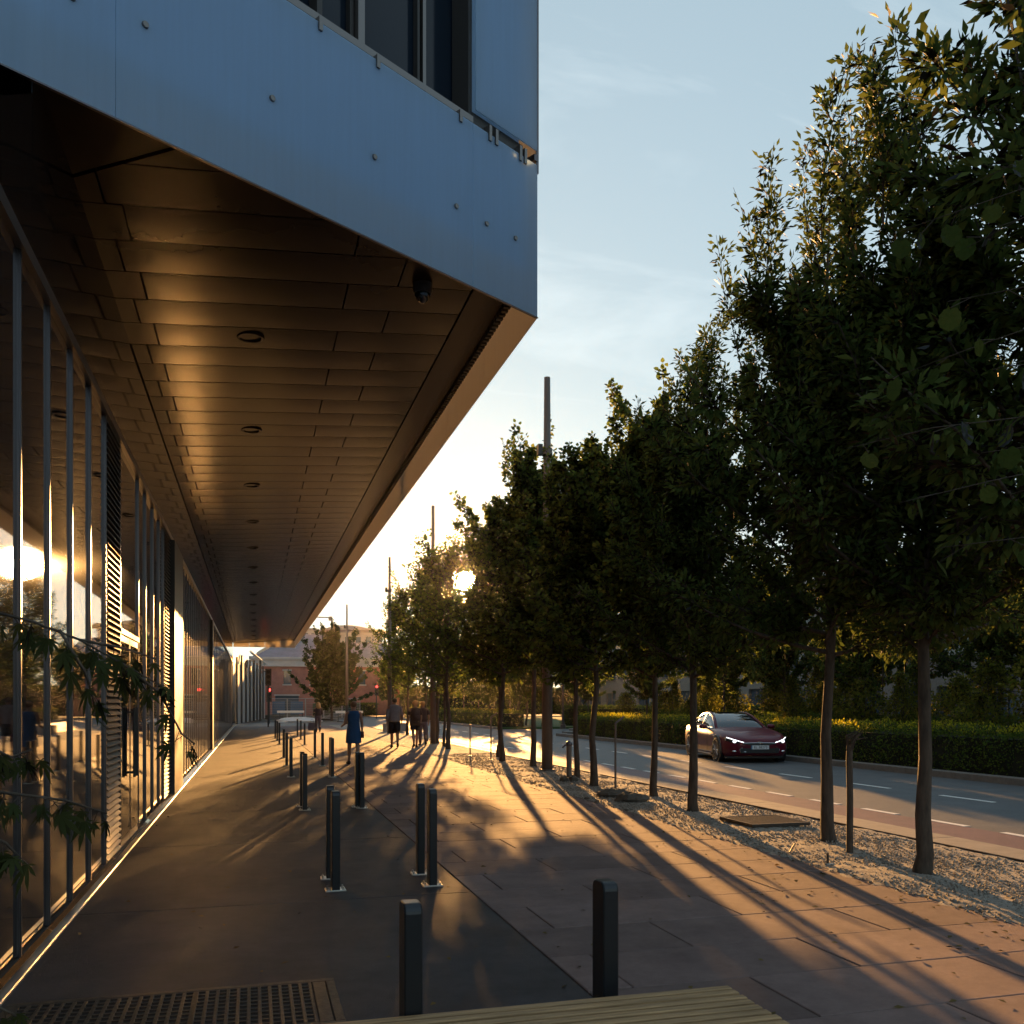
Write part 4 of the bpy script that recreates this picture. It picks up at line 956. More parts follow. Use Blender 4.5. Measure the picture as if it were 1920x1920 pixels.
MB().loft([[(rr_*math.cos(2*math.pi*q/12), rr_*math.sin(2*math.pi*q/12), z) for q in range(12)] for rr_, z in ((0.06, 4.6), (0.22, 4.75), (0.25, 5.0), (0.05, 5.2))]).build('lantern', M['dark'], lp)
# low bench wall the couple walk past
o = MB().cbox(-0.7, 0.7, -0.25, 0.25, 0.0, 0.5, 0.02).build('stone_bench', M['concrete'], loc=P(742, 1372)); tag(o, 'pale low stone bench behind the man in shorts', 'bench')

# ================================================================= car
CP = PD(1374, 1319, 28.2)
car = tag(empty('car', (CP.x, CP.y, -0.10), R(-12.0)), 'dark red sedan driving towards us with its headlights on', 'car')
# local: front at y=-2.45, rear at y=+2.5, facing -Y
def body_ring(y, w, zb, zt, crown, tuck=0.90, n=9):
    pts = []
    side = [(tuck*w, zb), (w*0.985, zb + 0.10), (w, zb + (zt-zb)*0.45), (w*0.985, zb + (zt-zb)*0.74), (w*0.93, zt - 0.03), (w*0.80, zt + crown*0.45), (w*0.42, zt + crown*0.9), (0, zt + crown)]
    for x, z in side: pts.append((x, y, z))
    for x, z in reversed(side[:-1]): pts.append((-x, y, z))
    return pts
st = [(-2.475, 0.40, 0.44, 0.58, 0.02), (-2.44, 0.60, 0.30, 0.635, 0.022), (-2.36, 0.74, 0.23, 0.68, 0.025), (-2.22, 0.855, 0.20, 0.735, 0.03), (-2.02, 0.925, 0.18, 0.79, 0.04), (-1.7, 0.965, 0.18, 0.86, 0.045), (-1.2, 0.98, 0.18, 0.91, 0.05),
      (-0.75, 0.98, 0.18, 0.945, 0.045), (-0.2, 0.98, 0.18, 0.95, 0.03), (0.6, 0.985, 0.18, 0.965, 0.03), (1.3, 0.985, 0.18, 0.985, 0.04), (1.8, 0.97, 0.19, 1.0, 0.05), (2.2, 0.92, 0.22, 0.99, 0.05), (2.42, 0.84, 0.30, 0.95, 0.03), (2.5, 0.70, 0.45, 0.88, 0.02)]
MB().loft([body_ring(*s) for s in st]).build('body', M['carpaint'], car, smooth=True)
gl = [(-0.80, 0.80, 0.93, 0.955), (-0.35, 0.78, 0.94, 1.18), (0.05, 0.76, 0.95, 1.34), (0.45, 0.75, 0.95, 1.42), (0.85, 0.74, 0.96, 1.43), (1.3, 0.72, 0.97, 1.375), (1.7, 0.70, 0.98, 1.25), (2.1, 0.66, 0.99, 1.07), (2.25, 0.62, 0.99, 1.0)]
rings = []
for (y, w, zb, zt) in gl:
    wt = w*0.98 - 0.32*(zt - zb); s_ = [(w + 0.07, zb - 0.02), (w*0.5 + wt*0.5 + 0.055, zb*0.5 + zt*0.5), (wt + 0.01, zt - 0.03), (wt*0.75, zt - 0.004), (wt*0.35, zt + 0.008), (0, zt + 0.012)]
    rings.append([(x, y, z) for x, z in s_] + [(-x, y, z) for x, z in reversed(s_[:-1])])
MB().loft(rings).build('glasshouse', M['carglass'], car, smooth=True)
def strip(sgn, pts, wd, name, m, off=0.012):         # painted pillar strips following the glasshouse edge
    mb = MB(); rr_ = []
    for (x, y, z) in pts: rr_.append([(sgn*(x + off), y - wd, z), (sgn*(x + off), y + wd, z), (sgn*(x - 0.05), y + wd, z + 0.015), (sgn*(x - 0.05), y - wd, z + 0.015)])
    mb.loft(rr_); mb.build(name, m, car, smooth=True)
for sg in (-1, 1):
    edge = []
    for (y, w, zb, zt) in gl: edge.append((w*0.98 - 0.32*(zt - zb) + 0.012, y, zt - 0.025))
    mb = MB(); mb.loft([[(sg*(x + 0.022), y, z - 0.035), (sg*(x + 0.012), y, z + 0.022), (sg*(x - 0.07), y, z + 0.040), (sg*(x - 0.07), y, z + 0.01)] for x, y, z in edge]); mb.build('roof_rail', M['carpaint'], car, smooth=True)
    mb = MB(); mb.loft([[(sg*(x + 0.03), y, z - 0.030), (sg*(x + 0.028), y, z - 0.012), (sg*(x + 0.01), y, z - 0.012), (sg*(x + 0.01), y, z - 0.030)] for x, y, z in edge]); mb.build('window_trim', M['chrome'], car, smooth=True)
    MB().loft([[(sg*(0.865 - 0.02*k), y, 0.955 + 0.035*(k == 1)) for k in range(2)] + [(sg*0.80, y, 0.97)] for y in (-0.7, 0, 0.8, 1.6, 2.1)]).build('belt_trim', M['chrome'], car)
    pb = MB(); pb.add([(sg*0.885, 0.42, 0.93), (sg*0.885, 0.52, 0.93), (sg*0.665, 0.56, 1.385), (sg*0.665, 0.50, 1.385)], [(0,1,2,3)] if sg > 0 else [(3,2,1,0)]); 
    pb.add([(sg*0.80, 0.42, 0.93), (sg*0.80, 0.52, 0.93), (sg*0.60, 0.56, 1.385), (sg*0.60, 0.50, 1.385)], [(3,2,1,0)] if sg > 0 else [(0,1,2,3)]); pb.build('door_pillar', M['carblack'], car)
    mi = MB(); mi.ell((sg*1.06, -0.42, 1.00), (0.13, 0.075, 0.075), 12, 8); mi.tube([(sg*0.86, -0.40, 0.95), (sg*1.0, -0.42, 0.97)], 0.025, 6); mi.build('mirror', M['carpaint'], car, smooth=True)
    MB().box(min(sg*0.988, sg*0.996), max(sg*0.988, sg*0.996), -0.62, -0.612, 0.25, 0.9).build('door_gap', M['carblack'], car)
    MB().box(min(sg*0.990, sg*0.999), max(sg*0.990, sg*0.999), 0.50, 0.508, 0.25, 0.92).build('door_gap', M['carblack'], car)
    for yy in (0.28, 1.28): MB().box(min(sg*0.975, sg*0.998), max(sg*0.975, sg*0.998), yy, yy + 0.2, 0.80, 0.825).build('door_handle', M['chrome'], car)
    MB().box(min(sg*0.96, sg*0.992), max(sg*0.96, sg*0.992), -1.0, 1.0, 0.195, 0.225).build('sill_trim', M['chrome'], car)
    for yy in (-1.50, 1.46):
        ar = MB(); ar.tube([(sg*0.80, yy, 0.36), (sg*(0.985 if yy < 0 else 0.99), yy, 0.36)], 0.415, 28); ar.build('wheel_arch', M['carblack'], car)
        wl = MB(); wl.loft([[(sg*x, yy + q_*math.cos(a), 0.35 + q_*math.sin(a)) for a in [2*math.pi*k/28 for k in range(28)]] for x, q_ in ((0.76, 0.30), (0.77, 0.345), (0.97, 0.352), (0.998, 0.335), (1.0, 0.265), (0.965, 0.26))], cap=False)
        wh = wl.build('tyre', M['rubber'], car, smooth=True)
        rm = MB(); rm.tube([(sg*0.95, yy, 0.35), (sg*0.962, yy, 0.35)], 0.05, 12)
        for k in range(10):
            a = 2*math.pi*k/10; c_, s1 = math.cos(a), math.sin(a)
            rm.tube([(sg*0.985, yy + 0.04*c_, 0.35 + 0.04*s1), (sg*0.990, yy + 0.262*c_, 0.35 + 0.262*s1)], 0.016, 4)
        rm.loft([[(sg*0.993, yy + q_*math.cos(a), 0.35 + q_*math.sin(a)) for a in [2*math.pi*k/28 for k in range(28)]] for q_ in (0.268, 0.245)], cap=False)
        rm.build('rim', M['rim'], wh)
    # swept headlamp wrapped round the front corner
    P0 = [(0.46, -2.42, 0.60), (0.60, -2.385, 0.64), (0.74, -2.29, 0.685), (0.865, -2.10, 0.735)]
    Pb = [(0.46, -2.425, 0.58), (0.60, -2.40, 0.555), (0.75, -2.31, 0.565), (0.895, -2.12, 0.64)]
    hb = MB(); hb.loft([[(sg*a[0], a[1] - 0.035, a[2]), (sg*b[0], b[1] - 0.035, b[2]), (sg*b[0], b[1] + 0.06, b[2]), (sg*a[0], a[1] + 0.06, a[2])] for a, b in zip(P0, Pb)])
    h_ = hb.build('headlight', M['carblack'], car)
    lb = MB(); lb.tube([(sg*a[0], a[1] - 0.045, a[2] - 0.008) for a in P0], 0.012, 6); lb.build('daylight_strip', M['head_lamp'], h_)
    MB().ell((sg*0.70, -2.375, 0.62), (0.055, 0.03, 0.042), 10, 8).build('beam', M['head_lamp'], h_, smooth=True)
    MB().ell((sg*0.70, -2.375, 0.34), (0.075, 0.03, 0.03), 10, 6).build('fog_lamp', M['chrome'], car, smooth=True)
    MB().tube([(sg*0.50, -2.45, 0.44), (sg*0.58, -2.44, 0.40), (sg*0.56, -2.45, 0.34), (sg*0.40, -2.47, 0.325)], 0.010, 5).build('intake_trim', M['chrome'], car)
MB().loft([[(x, -2.478, 0.58), (x, -2.478, 0.60 - 0.16*(1 - abs(x)/0.62)), (x, -2.40, 0.44), (x, -2.40, 0.585)] for x in (-0.48, -0.36, -0.2, 0, 0.2, 0.36, 0.48)]).build('nose_panel', M['carblack'], car)
MB().loft([[(x, -2.474, 0.43), (x, -2.468, 0.29), (x, -2.38, 0.29), (x, -2.38, 0.43)] for x in (-0.55, -0.3, 0, 0.3, 0.55)]).build('lower_intake', M['carblack'], car)
MB().tube([(-0.46, -2.482, 0.575), (-0.2, -2.487, 0.582), (0, -2.488, 0.584), (0.2, -2.487, 0.582), (0.46, -2.482, 0.575)], 0.009, 6).build('grille_bar', M['chrome'], car)
em = MB(); em.loft([[(x, -2.497, 0.612 + 0.006*(1 - abs(x)/0.06)), (x, -2.497, 0.596 + 0.006*(1 - abs(x)/0.06)), (x, -2.488, 0.596), (x, -2.488, 0.612)] for x in (-0.06, -0.03, 0, 0.03, 0.06)])
em.loft([[(-w_, -2.4975, z), (w_, -2.4975, z), (w_, -2.489, z), (-w_, -2.489, z)] for w_, z in ((0.016, 0.598), (0.011, 0.55), (0.003, 0.505))])
em.build('badge', M['chrome'], car)
pl = MB().box(-0.26, 0.26, -2.492, -2.482, 0.40, 0.51).build('number_plate', M['plate'], car)
MB().box(-0.26, -0.225, -2.4945, -2.4925, 0.40, 0.51).build('plate_band', M['bluefab'], pl)
def text_mesh(s_, size, m, name):
    cu = bpy.data.curves.new(name, 'FONT'); cu.body = s_; cu.size = size; cu.align_x = 'CENTER'; cu.align_y = 'CENTER'; cu.extrude = 0.001
    o = bpy.data.objects.new(name, cu); col.objects.link(o)
    me = bpy.data.meshes.new_from_object(o.evaluated_get(bpy.context.evaluated_depsgraph_get())); bpy.data.objects.remove(o)
    me.materials.clear(); me.materials.append(m); return me
inst('plate_lettering', text_mesh('EL 38273', 0.105, M['plate_ink'], 'plate_lettering'), pl, (0.015, -2.4945, 0.455), rot=(R(90), 0, 0))
MB().box(-0.86, 0.86, -2.0, 2.1, 0.12, 0.20).build('underbody', M['carblack'], car)

# ================================================================= people
def skin_body(verts, edges, rad, m, parent, name='body', sub=2):
    me = bpy.data.meshes.new(name); me.from_pydata(verts, edges, [])
    o = bpy.data.objects.new(name, me); col.objects.link(o)
    o.modifiers.new('skin', 'SKIN')
    for i, r_ in enumerate(rad):
        s_ = me.skin_vertices[0].data[i]; s_.radius = r_ if hasattr(r_, '__len__') else (r_, r_); s_.use_root = (i == 0)
    sb = o.modifiers.new('sub', 'SUBSURF'); sb.levels = sub; sb.render_levels = sub
    me2 = bpy.data.meshes.new_from_object(o.evaluated_get(bpy.context.evaluated_depsgraph_get()))
    bpy.data.objects.remove(o); me2.materials.clear(); me2.materials.append(m)
    me2.polygons.foreach_set('use_smooth', [True]*len(me2.polygons)); me2.name = name
    return inst(name, me2, parent)
def person(loc, h, label, skin, stride=0.2, arm=(0.1, -0.1), elbow=(0.15, 0.15), rz=0.0, slim=1.0, split=0.18, lift=0.06):
    """faces +Y, walking; returns the Empty and its joints (metres for a height of 1.70, scaled)"""
    e_ = tag(empty('person', loc, rz), label, 'person'); e_.scale = (h/1.70,)*3
    J = {}; V_, E_, R_ = [], [], []
    def add(n, p, r_, par=None):
        J[n] = Vector(p); V_.append(tuple(p)); R_.append(r_); i = len(V_) - 1
        if par is not None: E_.append((par, i))
        return i
    pel = add('pelvis', (0, 0, 0.93), (0.135*slim, 0.105))
    wst = add('waist', (0, 0.005, 1.08), (0.115*slim, 0.088), pel); chs = add('chest', (0, 0.0, 1.26), (0.145*slim, 0.10), wst)
    ush = add('upper', (0, -0.005, 1.39), (0.10*slim, 0.075), chs); nk = add('neck', (0, 0.0, 1.47), 0.05, ush)
    hb = add('skull', (0, 0.018, 1.545), 0.066, nk); hm = add('brow', (0, 0.020, 1.615), (0.074, 0.088), hb); add('crown_top', (0, 0.012, 1.675), 0.050, hm)
    add('nose', (0, 0.112, 1.578), 0.009, hb)
    for s_ in (-1, 1): add('ear', (s_*0.083, 0.005, 1.582), 0.010, hb)
    for s_, st_, ar_, eb in ((-1, stride, arm[0], elbow[0]), (1, -stride, arm[1], elbow[1])):
        hp = add(f'hip{s_}', (s_*0.088, 0, 0.86), 0.088*slim, pel)
        kn = add(f'knee{s_}', (s_*0.088, st_*0.55 + 0.03, 0.50), 0.056*slim, hp)
        back = st_ < 0
        cf = add(f'calf{s_}', (s_*0.086, st_*0.72 + (0.0 if not back else -0.03), 0.34), 0.054*slim, kn)
        ank = add(f'ankle{s_}', (s_*0.086, st_*1.0 - (0.03 if back else 0), 0.085 + (lift if back else 0.0)), 0.036, cf)
        add(f'toe{s_}', (s_*0.10, st_*1.0 + 0.15 - (0.05 if back else 0), 0.035), 0.030, ank)
        sh = add(f'shoulder{s_}', (s_*split, -0.005, 1.385), 0.052*slim, ush)
        el = add(f'elbow{s_}', (s_*(split + 0.045), ar_*0.6 - 0.02, 1.10), 0.040*slim, sh)
        wr = add(f'wrist{s_}', (s_*(split + 0.055), ar_*1.2 + eb, 0.87 + eb*0.55), 0.026, el)
        dv = (J[f'wrist{s_}'] - J[f'elbow{s_}']).normalized()
        pm = add(f'palm{s_}', J[f'wrist{s_}'] + dv*0.07, (0.020, 0.034), wr)
        wv = Vector((0, 1, 0)) - dv*dv.y; wv.normalize(); inw = Vector((-s_, 0, 0))
        for k, ln in ((-1.5, 0.055), (-0.5, 0.072), (0.5, 0.078), (1.5, 0.066)):
            b0 = J[f'palm{s_}'] + wv*k*0.016 + dv*0.025
            f1 = add('f', b0 + dv*ln*0.5, 0.0085, pm); add('f', b0 + dv*ln*0.88 + inw*0.018, 0.007, f1)
        t1 = add('t', J[f'wrist{s_}'] + dv*0.045 + wv*0.038, 0.010, wr); add('t', J[f'wrist{s_}'] + dv*0.085 + wv*0.050 + inw*0.01, 0.008, t1)
    skin_body(V_, E_, R_, skin, e_)
    return e_, J
def ring(c, rx, ry, n=18, tilt=0.0): return [(c[0] + rx*math.cos(2*math.pi*i/n), c[1] + ry*math.sin(2*math.pi*i/n), c[2] + tilt*math.sin(2*math.pi*i/n)) for i in range(n)]
def shoes(e_, J, m):
    for s_ in (-1, 1):
        a, t_ = J[f'ankle{s_}'], J[f'toe{s_}']
        mb = MB(); mid = a.lerp(t_, 0.5)
        mb.loft([ring((a.x, a.y - 0.035, a.z - 0.045), 0.036, 0.03, 10), ring((a.x, a.y, a.z - 0.02), 0.044, 0.055, 10), ring((a.x, a.y, a.z + 0.01), 0.041, 0.05, 10)])
        mb.tube([a - Vector((0, 0.03, 0.045)), mid - Vector((0, 0, 0.02)), t_ + Vector((0, 0.03, 0))], [0.042, 0.044, 0.034], 10); mb.build('shoe', m, e_, smooth=True)
def sleeve(e_, J, s_, m, t_=0.6, r_=0.062):
    a, b = J[f'shoulder{s_}'], J[f'elbow{s_}']; c = J[f'wrist{s_}']
    pts = [a + Vector((-s_*0.04, 0, 0.015)), a.lerp(b, 0.3), a.lerp(b, 0.75), b] + ([b.lerp(c, 0.85)] if t_ > 1 else [])
    if t_ < 1: pts = pts[:2] + [a.lerp(b, t_)]
    MB().tube(pts, [r_, r_, r_*0.95, r_*0.88, r_*0.75][:len(pts)], 12).build('sleeve', m, e_, smooth=True)
def trouser(e_, J, m, cut, r0=0.105, r1=0.085):
    mb = MB(); mb.loft([ring((0, 0, 1.03), 0.150, 0.115), ring((0, 0, 0.95), 0.172, 0.128), ring((0, 0, 0.86), 0.182, 0.128), ring((0, 0, 0.80), 0.165, 0.115)])
    for s_ in (-1, 1):
        a, k_, n_ = J[f'hip{s_}'], J[f'knee{s_}'], J[f'ankle{s_}']
        pts = [a + Vector((0, 0, 0.02)), a.lerp(k_, 0.5), a.lerp(k_, min(1, cut))]
        rr_ = [r0, (r0 + r1)/2, r1]
        if cut > 1: pts += [k_.lerp(n_, 0.5), n_ + Vector((0, 0, 0.02))]; rr_ += [r1*0.85, r1*0.75]
        mb.tube(pts, rr_, 12)
    mb.build('trousers' if cut > 1 else 'shorts', m, e_, smooth=True)
def bob(e_, m, z=1.605, back=0.0, long=0.0, r_=(0.094, 0.105, 0.095)):
    mb = MB(); mb.ell((0, -0.012, z + 0.012), r_, 14, 10)
    if long: mb.loft([ring((0, -0.03, z), 0.108, 0.085, 14), ring((0, -0.05, z - 0.09), 0.125, 0.085, 14), ring((0, -0.07, z - long*0.7), 0.13, 0.065, 14), ring((0, -0.075, z - long), 0.09, 0.04, 14)])
    mb.build('hair', m, e_, smooth=True)
# woman in the blue dress
e_, J = person(P(663, 1434), 1.66, 'woman in a short blue dress walking away with a small red bag', M['skin'], 0.22, (0.10, 0.02), (0.30, 0.03), rz=R(4))
MB().loft([ring((0, 0, 1.445), 0.085, 0.065), ring((0, -0.003, 1.425), 0.165, 0.085), ring((0, 0, 1.36), 0.172, 0.112), ring((0, 0.004, 1.25), 0.168, 0.125), ring((0, 0.004, 1.12), 0.148, 0.112), ring((0, 0, 1.02), 0.168, 0.125),
           ring((0, -0.005, 0.90), 0.192, 0.142), ring((0, 0, 0.74), 0.205, 0.150), ring((0, 0, 0.58), 0.212, 0.165)], cap=False).build('dress', M['dress'], e_, smooth=True)
bob(e_, M['hair_m'], r_=(0.088, 0.098, 0.090)); shoes(e_, J, M['shoe'])
bg_ = tag(empty('handbag', P(663, 1434) + Vector((0.225, 0.02, 0.70))), 'small red shoulder bag at the hip of the woman in blue', 'bag')
MB().loft([[(x*0.9, y, 0.0), (x, y, 0.02), (x, y, 0.15), (x*0.8, y, 0.17), (-x*0.8, y, 0.17), (-x, y, 0.15), (-x, y, 0.02), (-x*0.9, y, 0)] for x, y in ((0.03, -0.10), (0.038, -0.09), (0.038, 0.09), (0.03, 0.10))]).build('pouch', M['leather'], bg_, smooth=True)
MB().tube([(0, -0.07, 0.16), (-0.03, -0.04, 0.45), (-0.07, -0.01, 0.66), (-0.05, 0.04, 0.5), (0, 0.07, 0.16)], 0.006, 5).build('strap', M['leather'], bg_)
# man in shorts
e_, J = person(P(740, 1402), 1.80, 'man in a grey shirt and dark shorts walking away', M['skin2'], 0.13, (-0.03, 0.06), (0.06, 0.08), slim=1.08, split=0.20, rz=R(-3))
MB().loft([ring((0, 0, 1.475), 0.075, 0.07), ring((0, -0.003, 1.44), 0.175, 0.095), ring((0, 0, 1.36), 0.205, 0.128), ring((0, 0.004, 1.22), 0.195, 0.138), ring((0, 0.004, 1.08), 0.185, 0.138), ring((0, 0, 0.93), 0.195, 0.145), ring((0, 0, 0.89), 0.195, 0.145)]).build('shirt', M['shirt'], e_, smooth=True)
for s_ in (-1, 1): sleeve(e_, J, s_, M['shirt'], 1.5, 0.068)
trouser(e_, J, M['blackcloth'], 0.95, 0.112, 0.10); bob(e_, M['hair_d'], r_=(0.088, 0.10, 0.088)); shoes(e_, J, M['shoe'])
# woman in patterned clothes with a backpack
e_, J = person(P(778.5, 1402), 1.70, 'woman in dark patterned clothes walking away beside the man in shorts', M['skin'], -0.17, (0.04, 0.02), (0.14, 0.12), rz=R(2))
MB().loft([ring((0, 0, 1.465), 0.08, 0.07), ring((0, -0.003, 1.43), 0.165, 0.09), ring((0, 0, 1.34), 0.185, 0.12), ring((0, 0.004, 1.2), 0.18, 0.13), ring((0, 0.004, 1.06), 0.18, 0.135), ring((0, 0, 0.92), 0.205, 0.15), ring((0, 0, 0.80), 0.215, 0.16)]).build('tunic', M['florals'], e_, smooth=True)
for s_ in (-1, 1): sleeve(e_, J, s_, M['florals'], 0.7, 0.066)
trouser(e_, J, M['blackcloth'], 0.55, 0.105, 0.10); bob(e_, M['hair_b'], r_=(0.10, 0.108, 0.10)); shoes(e_, J, M['shoe'])
bk = tag(empty('backpack', P(778.5, 1402) + Vector((0.02, -0.21, 0.98))), 'brown backpack on the back of the woman in patterned clothes', 'backpack')
MB().loft([ring((0, 0, 0), 0.10, 0.05, 14), ring((0, 0, 0.03), 0.13, 0.08, 14), ring((0, 0, 0.25), 0.135, 0.08, 14), ring((0, 0.01, 0.36), 0.11, 0.06, 14), ring((0, 0.02, 0.40), 0.05, 0.03, 14)]).build('pack', M['brown'], bk, smooth=True)
MB().ell((0, -0.075, 0.12), (0.09, 0.035, 0.08), 12, 8).build('pocket', M['brown'], bk, smooth=True)
# companion half hidden
e_, J = person(P(793, 1398), 1.68, 'person in brown almost hidden beside the woman in patterned clothes', M['skin'], 0.12, (0.03, 0.0), (0.1, 0.05))
MB().loft([ring((0, 0, 1.465), 0.08, 0.07), ring((0, -0.003, 1.43), 0.165, 0.09), ring((0, 0, 1.34), 0.18, 0.12), ring((0, 0.004, 1.1), 0.165, 0.125), ring((0, 0, 0.92), 0.19, 0.145)]).build('top', M['brown'], e_, smooth=True)
for s_ in (-1, 1): sleeve(e_, J, s_, M['brown'], 0.7, 0.064)
trouser(e_, J, M['trous'], 1.5, 0.105, 0.075); bob(e_, M['hair_b']); shoes(e_, J, M['shoe'])
# blond woman farther on
e_, J = person(P(596.5, 1373), 1.66, 'woman with glowing loose blond hair standing farther down the walk', M['skin'], 0.08, (0.02, 0.06), (0.16, 0.26), rz=R(6))
MB().loft([ring((0, 0, 1.46), 0.08, 0.07), ring((0, -0.003, 1.43), 0.16, 0.088), ring((0, 0, 1.34), 0.175, 0.115), ring((0, 0.004, 1.2), 0.168, 0.125), ring((0, 0.004, 1.06), 0.155, 0.12), ring((0, 0, 0.95), 0.18, 0.135)]).build('top', M['brown'], e_, smooth=True)
for s_ in (-1, 1): sleeve(e_, J, s_, M['brown'], 1.5, 0.058)
trouser(e_, J, M['trous'], 1.5, 0.105, 0.08); bob(e_, M['hair_b'], long=0.26, r_=(0.11, 0.115, 0.11)); shoes(e_, J, M['shoe'])
hb_ = tag(empty('shopping_bag', P(583, 1373) + Vector((0.06, 0, 0.10))), 'dark bag held low by the blond woman', 'bag')
MB().loft([[(-0.20, -0.09, 0), (0.20, -0.09, 0), (0.20, 0.09, 0), (-0.20, 0.09, 0)], [(-0.22, -0.10, 0.18), (0.22, -0.10, 0.18), (0.22, 0.10, 0.18), (-0.22, 0.10, 0.18)], [(-0.19, -0.03, 0.42), (0.19, -0.03, 0.42), (0.19, 0.03, 0.42), (-0.19, 0.03, 0.42)]]).build('pouch', M['trous'], hb_)
MB().tube([(-0.10, 0, 0.41), (-0.05, 0, 0.62), (0.05, 0, 0.62), (0.10, 0, 0.41)], 0.010, 5).build('handle', M['trous'], hb_)

# ================================================================= the far end of the street
# red brick building with scaffolding in front
D = 118.0
c0 = PD(575, 1319, D); c0.z = 0
bb = tag(empty('brick_building', (c0.x, c0.y, 0), R(-6)), 'red brick building with dark windows and a pale cornice at the end of the street', 'building')
zt = CAMH + (HOR - 1250)*D/F
wx0, wx1 = -6.5, 12.0
def wall_with_openings(mb, x0, x1, z0, z1, y0, y1, ops):
    xs = sorted(set([x0, x1] + [v for o in ops for v in (o[0], o[1])])); zs = sorted(set([z0, z1] + [v for o in ops for v in (o[2], o[3])]))
    for a, b in zip(xs, xs[1:]):
        for c_, d_ in zip(zs, zs[1:]):
            if any(o[0] <= a and b <= o[1] and o[2] <= c_ and d_ <= o[3] for o in ops): continue
            mb.box(a, b, y0, y1, c_, d_)
zw0, zw1 = CAMH + (HOR - 1283)*D/F, CAMH + (HOR - 1258)*D/F
ops = [(-2.95, -2.0, zw0, zw1), (-5.6, -4.7, zw0, zw1), (0.4, 1.35, zw0, zw1), (3.5, 4.45, zw0, zw1), (6.6, 7.55, zw0, zw1), (-4.0, -1.0, 0.0, 2.6), (2.8, 5.2, 0.0, 2.6)]
mb = MB(); wall_with_openings(mb, wx0, wx1, 0, zt, 0, 0.4, ops); mb.build('brick_wall', M['brick'], bb)
MB().box(wx0, wx1, 0.4, 9, 0, zt - 0.05).build('inner_block', M['void'], bb)
for o_ in ops:
    f = MB(); f.box(o_[0]-0.12, o_[1]+0.12, -0.06, 0.0, o_[2]-0.16, o_[2]); f.box(o_[0]-0.12, o_[1]+0.12, -0.05, 0.0, o_[3], o_[3]+0.18)
    fr = f.build('window', M['stone'], bb); MB().box(o_[0], o_[1], 0.25, 0.30, o_[2], o_[3]).build('pane', M['glass_far'], fr)
MB().box(wx0 - 0.3, wx1 + 0.3, -0.35, 0.4, zt, zt + 0.9).box(wx0 - 0.5, wx1 + 0.5, -0.6, 0.4, zt + 0.9, zt + 1.2).build('cornice', M['stone'], bb)
MB().loft([[(wx0-0.4, -0.5, zt+1.2), (wx1+0.4, -0.5, zt+1.2), (wx1+0.4, 9, zt+1.2), (wx0-0.4, 9, zt+1.2)], [(wx0+2, 3, zt+3.4), (wx1-2, 3, zt+3.4), (wx1-2, 6.5, zt+3.4), (wx0+2, 6.5, zt+3.4)]]).build('roof', M['slate'], bb)
# purple-grey roofs and a tower behind it
def far_block(name, px0, px1, ytop, D, label, m, roof=None, ybase=1319, depth=12, rows=3, cols=4, mwin='glass_far', mroof='slate'):
    a, b = PD(px0, 1319, D), PD(px1, 1319, D); w_ = (b - a).length; h = CAMH + (HOR - ytop)*D/F
    e_ = tag(empty(name, ((a.x + b.x)/2, (a.y + b.y)/2, 0), math.atan2(b.y - a.y, b.x - a.x)), label, 'building')
    ops = []
    for r_ in range(rows):
        for c_ in range(cols):
            cx = -w_/2 + w_*(c_ + 0.5)/cols; zz = h*(r_ + 0.28)/rows; ops.append((cx - w_/cols*0.27, cx + w_/cols*0.27, zz, zz + h/rows*0.5))
    mb = MB(); wall_with_openings(mb, -w_/2, w_/2, 0, h, 0, 0.35, ops); mb.build('wall', M[m], e_)
    MB().box(-w_/2, w_/2, 0.42, depth, 0, h - 0.05).build('block', M[m], e_)
    for o_ in ops:
        f = MB().box(o_[0] - 0.08, o_[1] + 0.08, -0.05, 0.0, o_[2] - 0.12, o_[2]).build('window', M[m], e_); MB().box(o_[0], o_[1], 0.26, 0.32, o_[2], o_[3]).build('pane', M[mwin], f)
    rp = MB()
    if roof: rp.loft([[(-w_/2-0.3, -0.4, h), (w_/2+0.3, -0.4, h), (w_/2+0.3, depth, h), (-w_/2-0.3, depth, h)], [(-w_/2+w_*0.22, depth*0.3, h+roof), (w_/2-w_*0.22, depth*0.3, h+roof), (w_/2-w_*0.22, depth*0.7, h+roof), (-w_/2+w_*0.22, depth*0.7, h+roof)]])
    else: rp.box(-w_/2-0.2, w_/2+0.2, -0.3, depth, h, h+0.5)
    rp.build('roof', M[mroof], e_)
    return e_, w_, h
far_block('old_building', 540, 602, 1213, 165, 'mauve-roofed old building rising behind the red brick one', 'stone', roof=2.6, rows=4, cols=4)
far_block('tower_block', 557, 592, 1182, 210, 'square tower block behind the mauve roof, beside the soffit edge', 'concrete', rows=6, cols=3)
e_, w_, h = far_block('office_block', 604, 700, 1186, 175, 'modern block with blue glass under a curved roof near the farthest mast', 'concrete', rows=4, cols=5)
MB().loft([[(x, -1.2, h + 0.5), (x, 12, h + 0.5), (x, 12, h + 0.55 + 0.8*math.sin(math.pi*min(1, max(0, (x/w_ + 0.5)))**1.0)), (x, -1.2, h + 0.55 + 0.8*math.sin(math.pi*min(1, max(0, x/w_ + 0.5))))] for x in np.linspace(-w_/2+0.3, w_/2+2, 9)]).build('curved_roof', M['concrete'], e_)
far_block('white_block', 470, 545, 1236, 150, 'pale low block between the hoarding and the red brick building', 'stone', rows=3, cols=5)
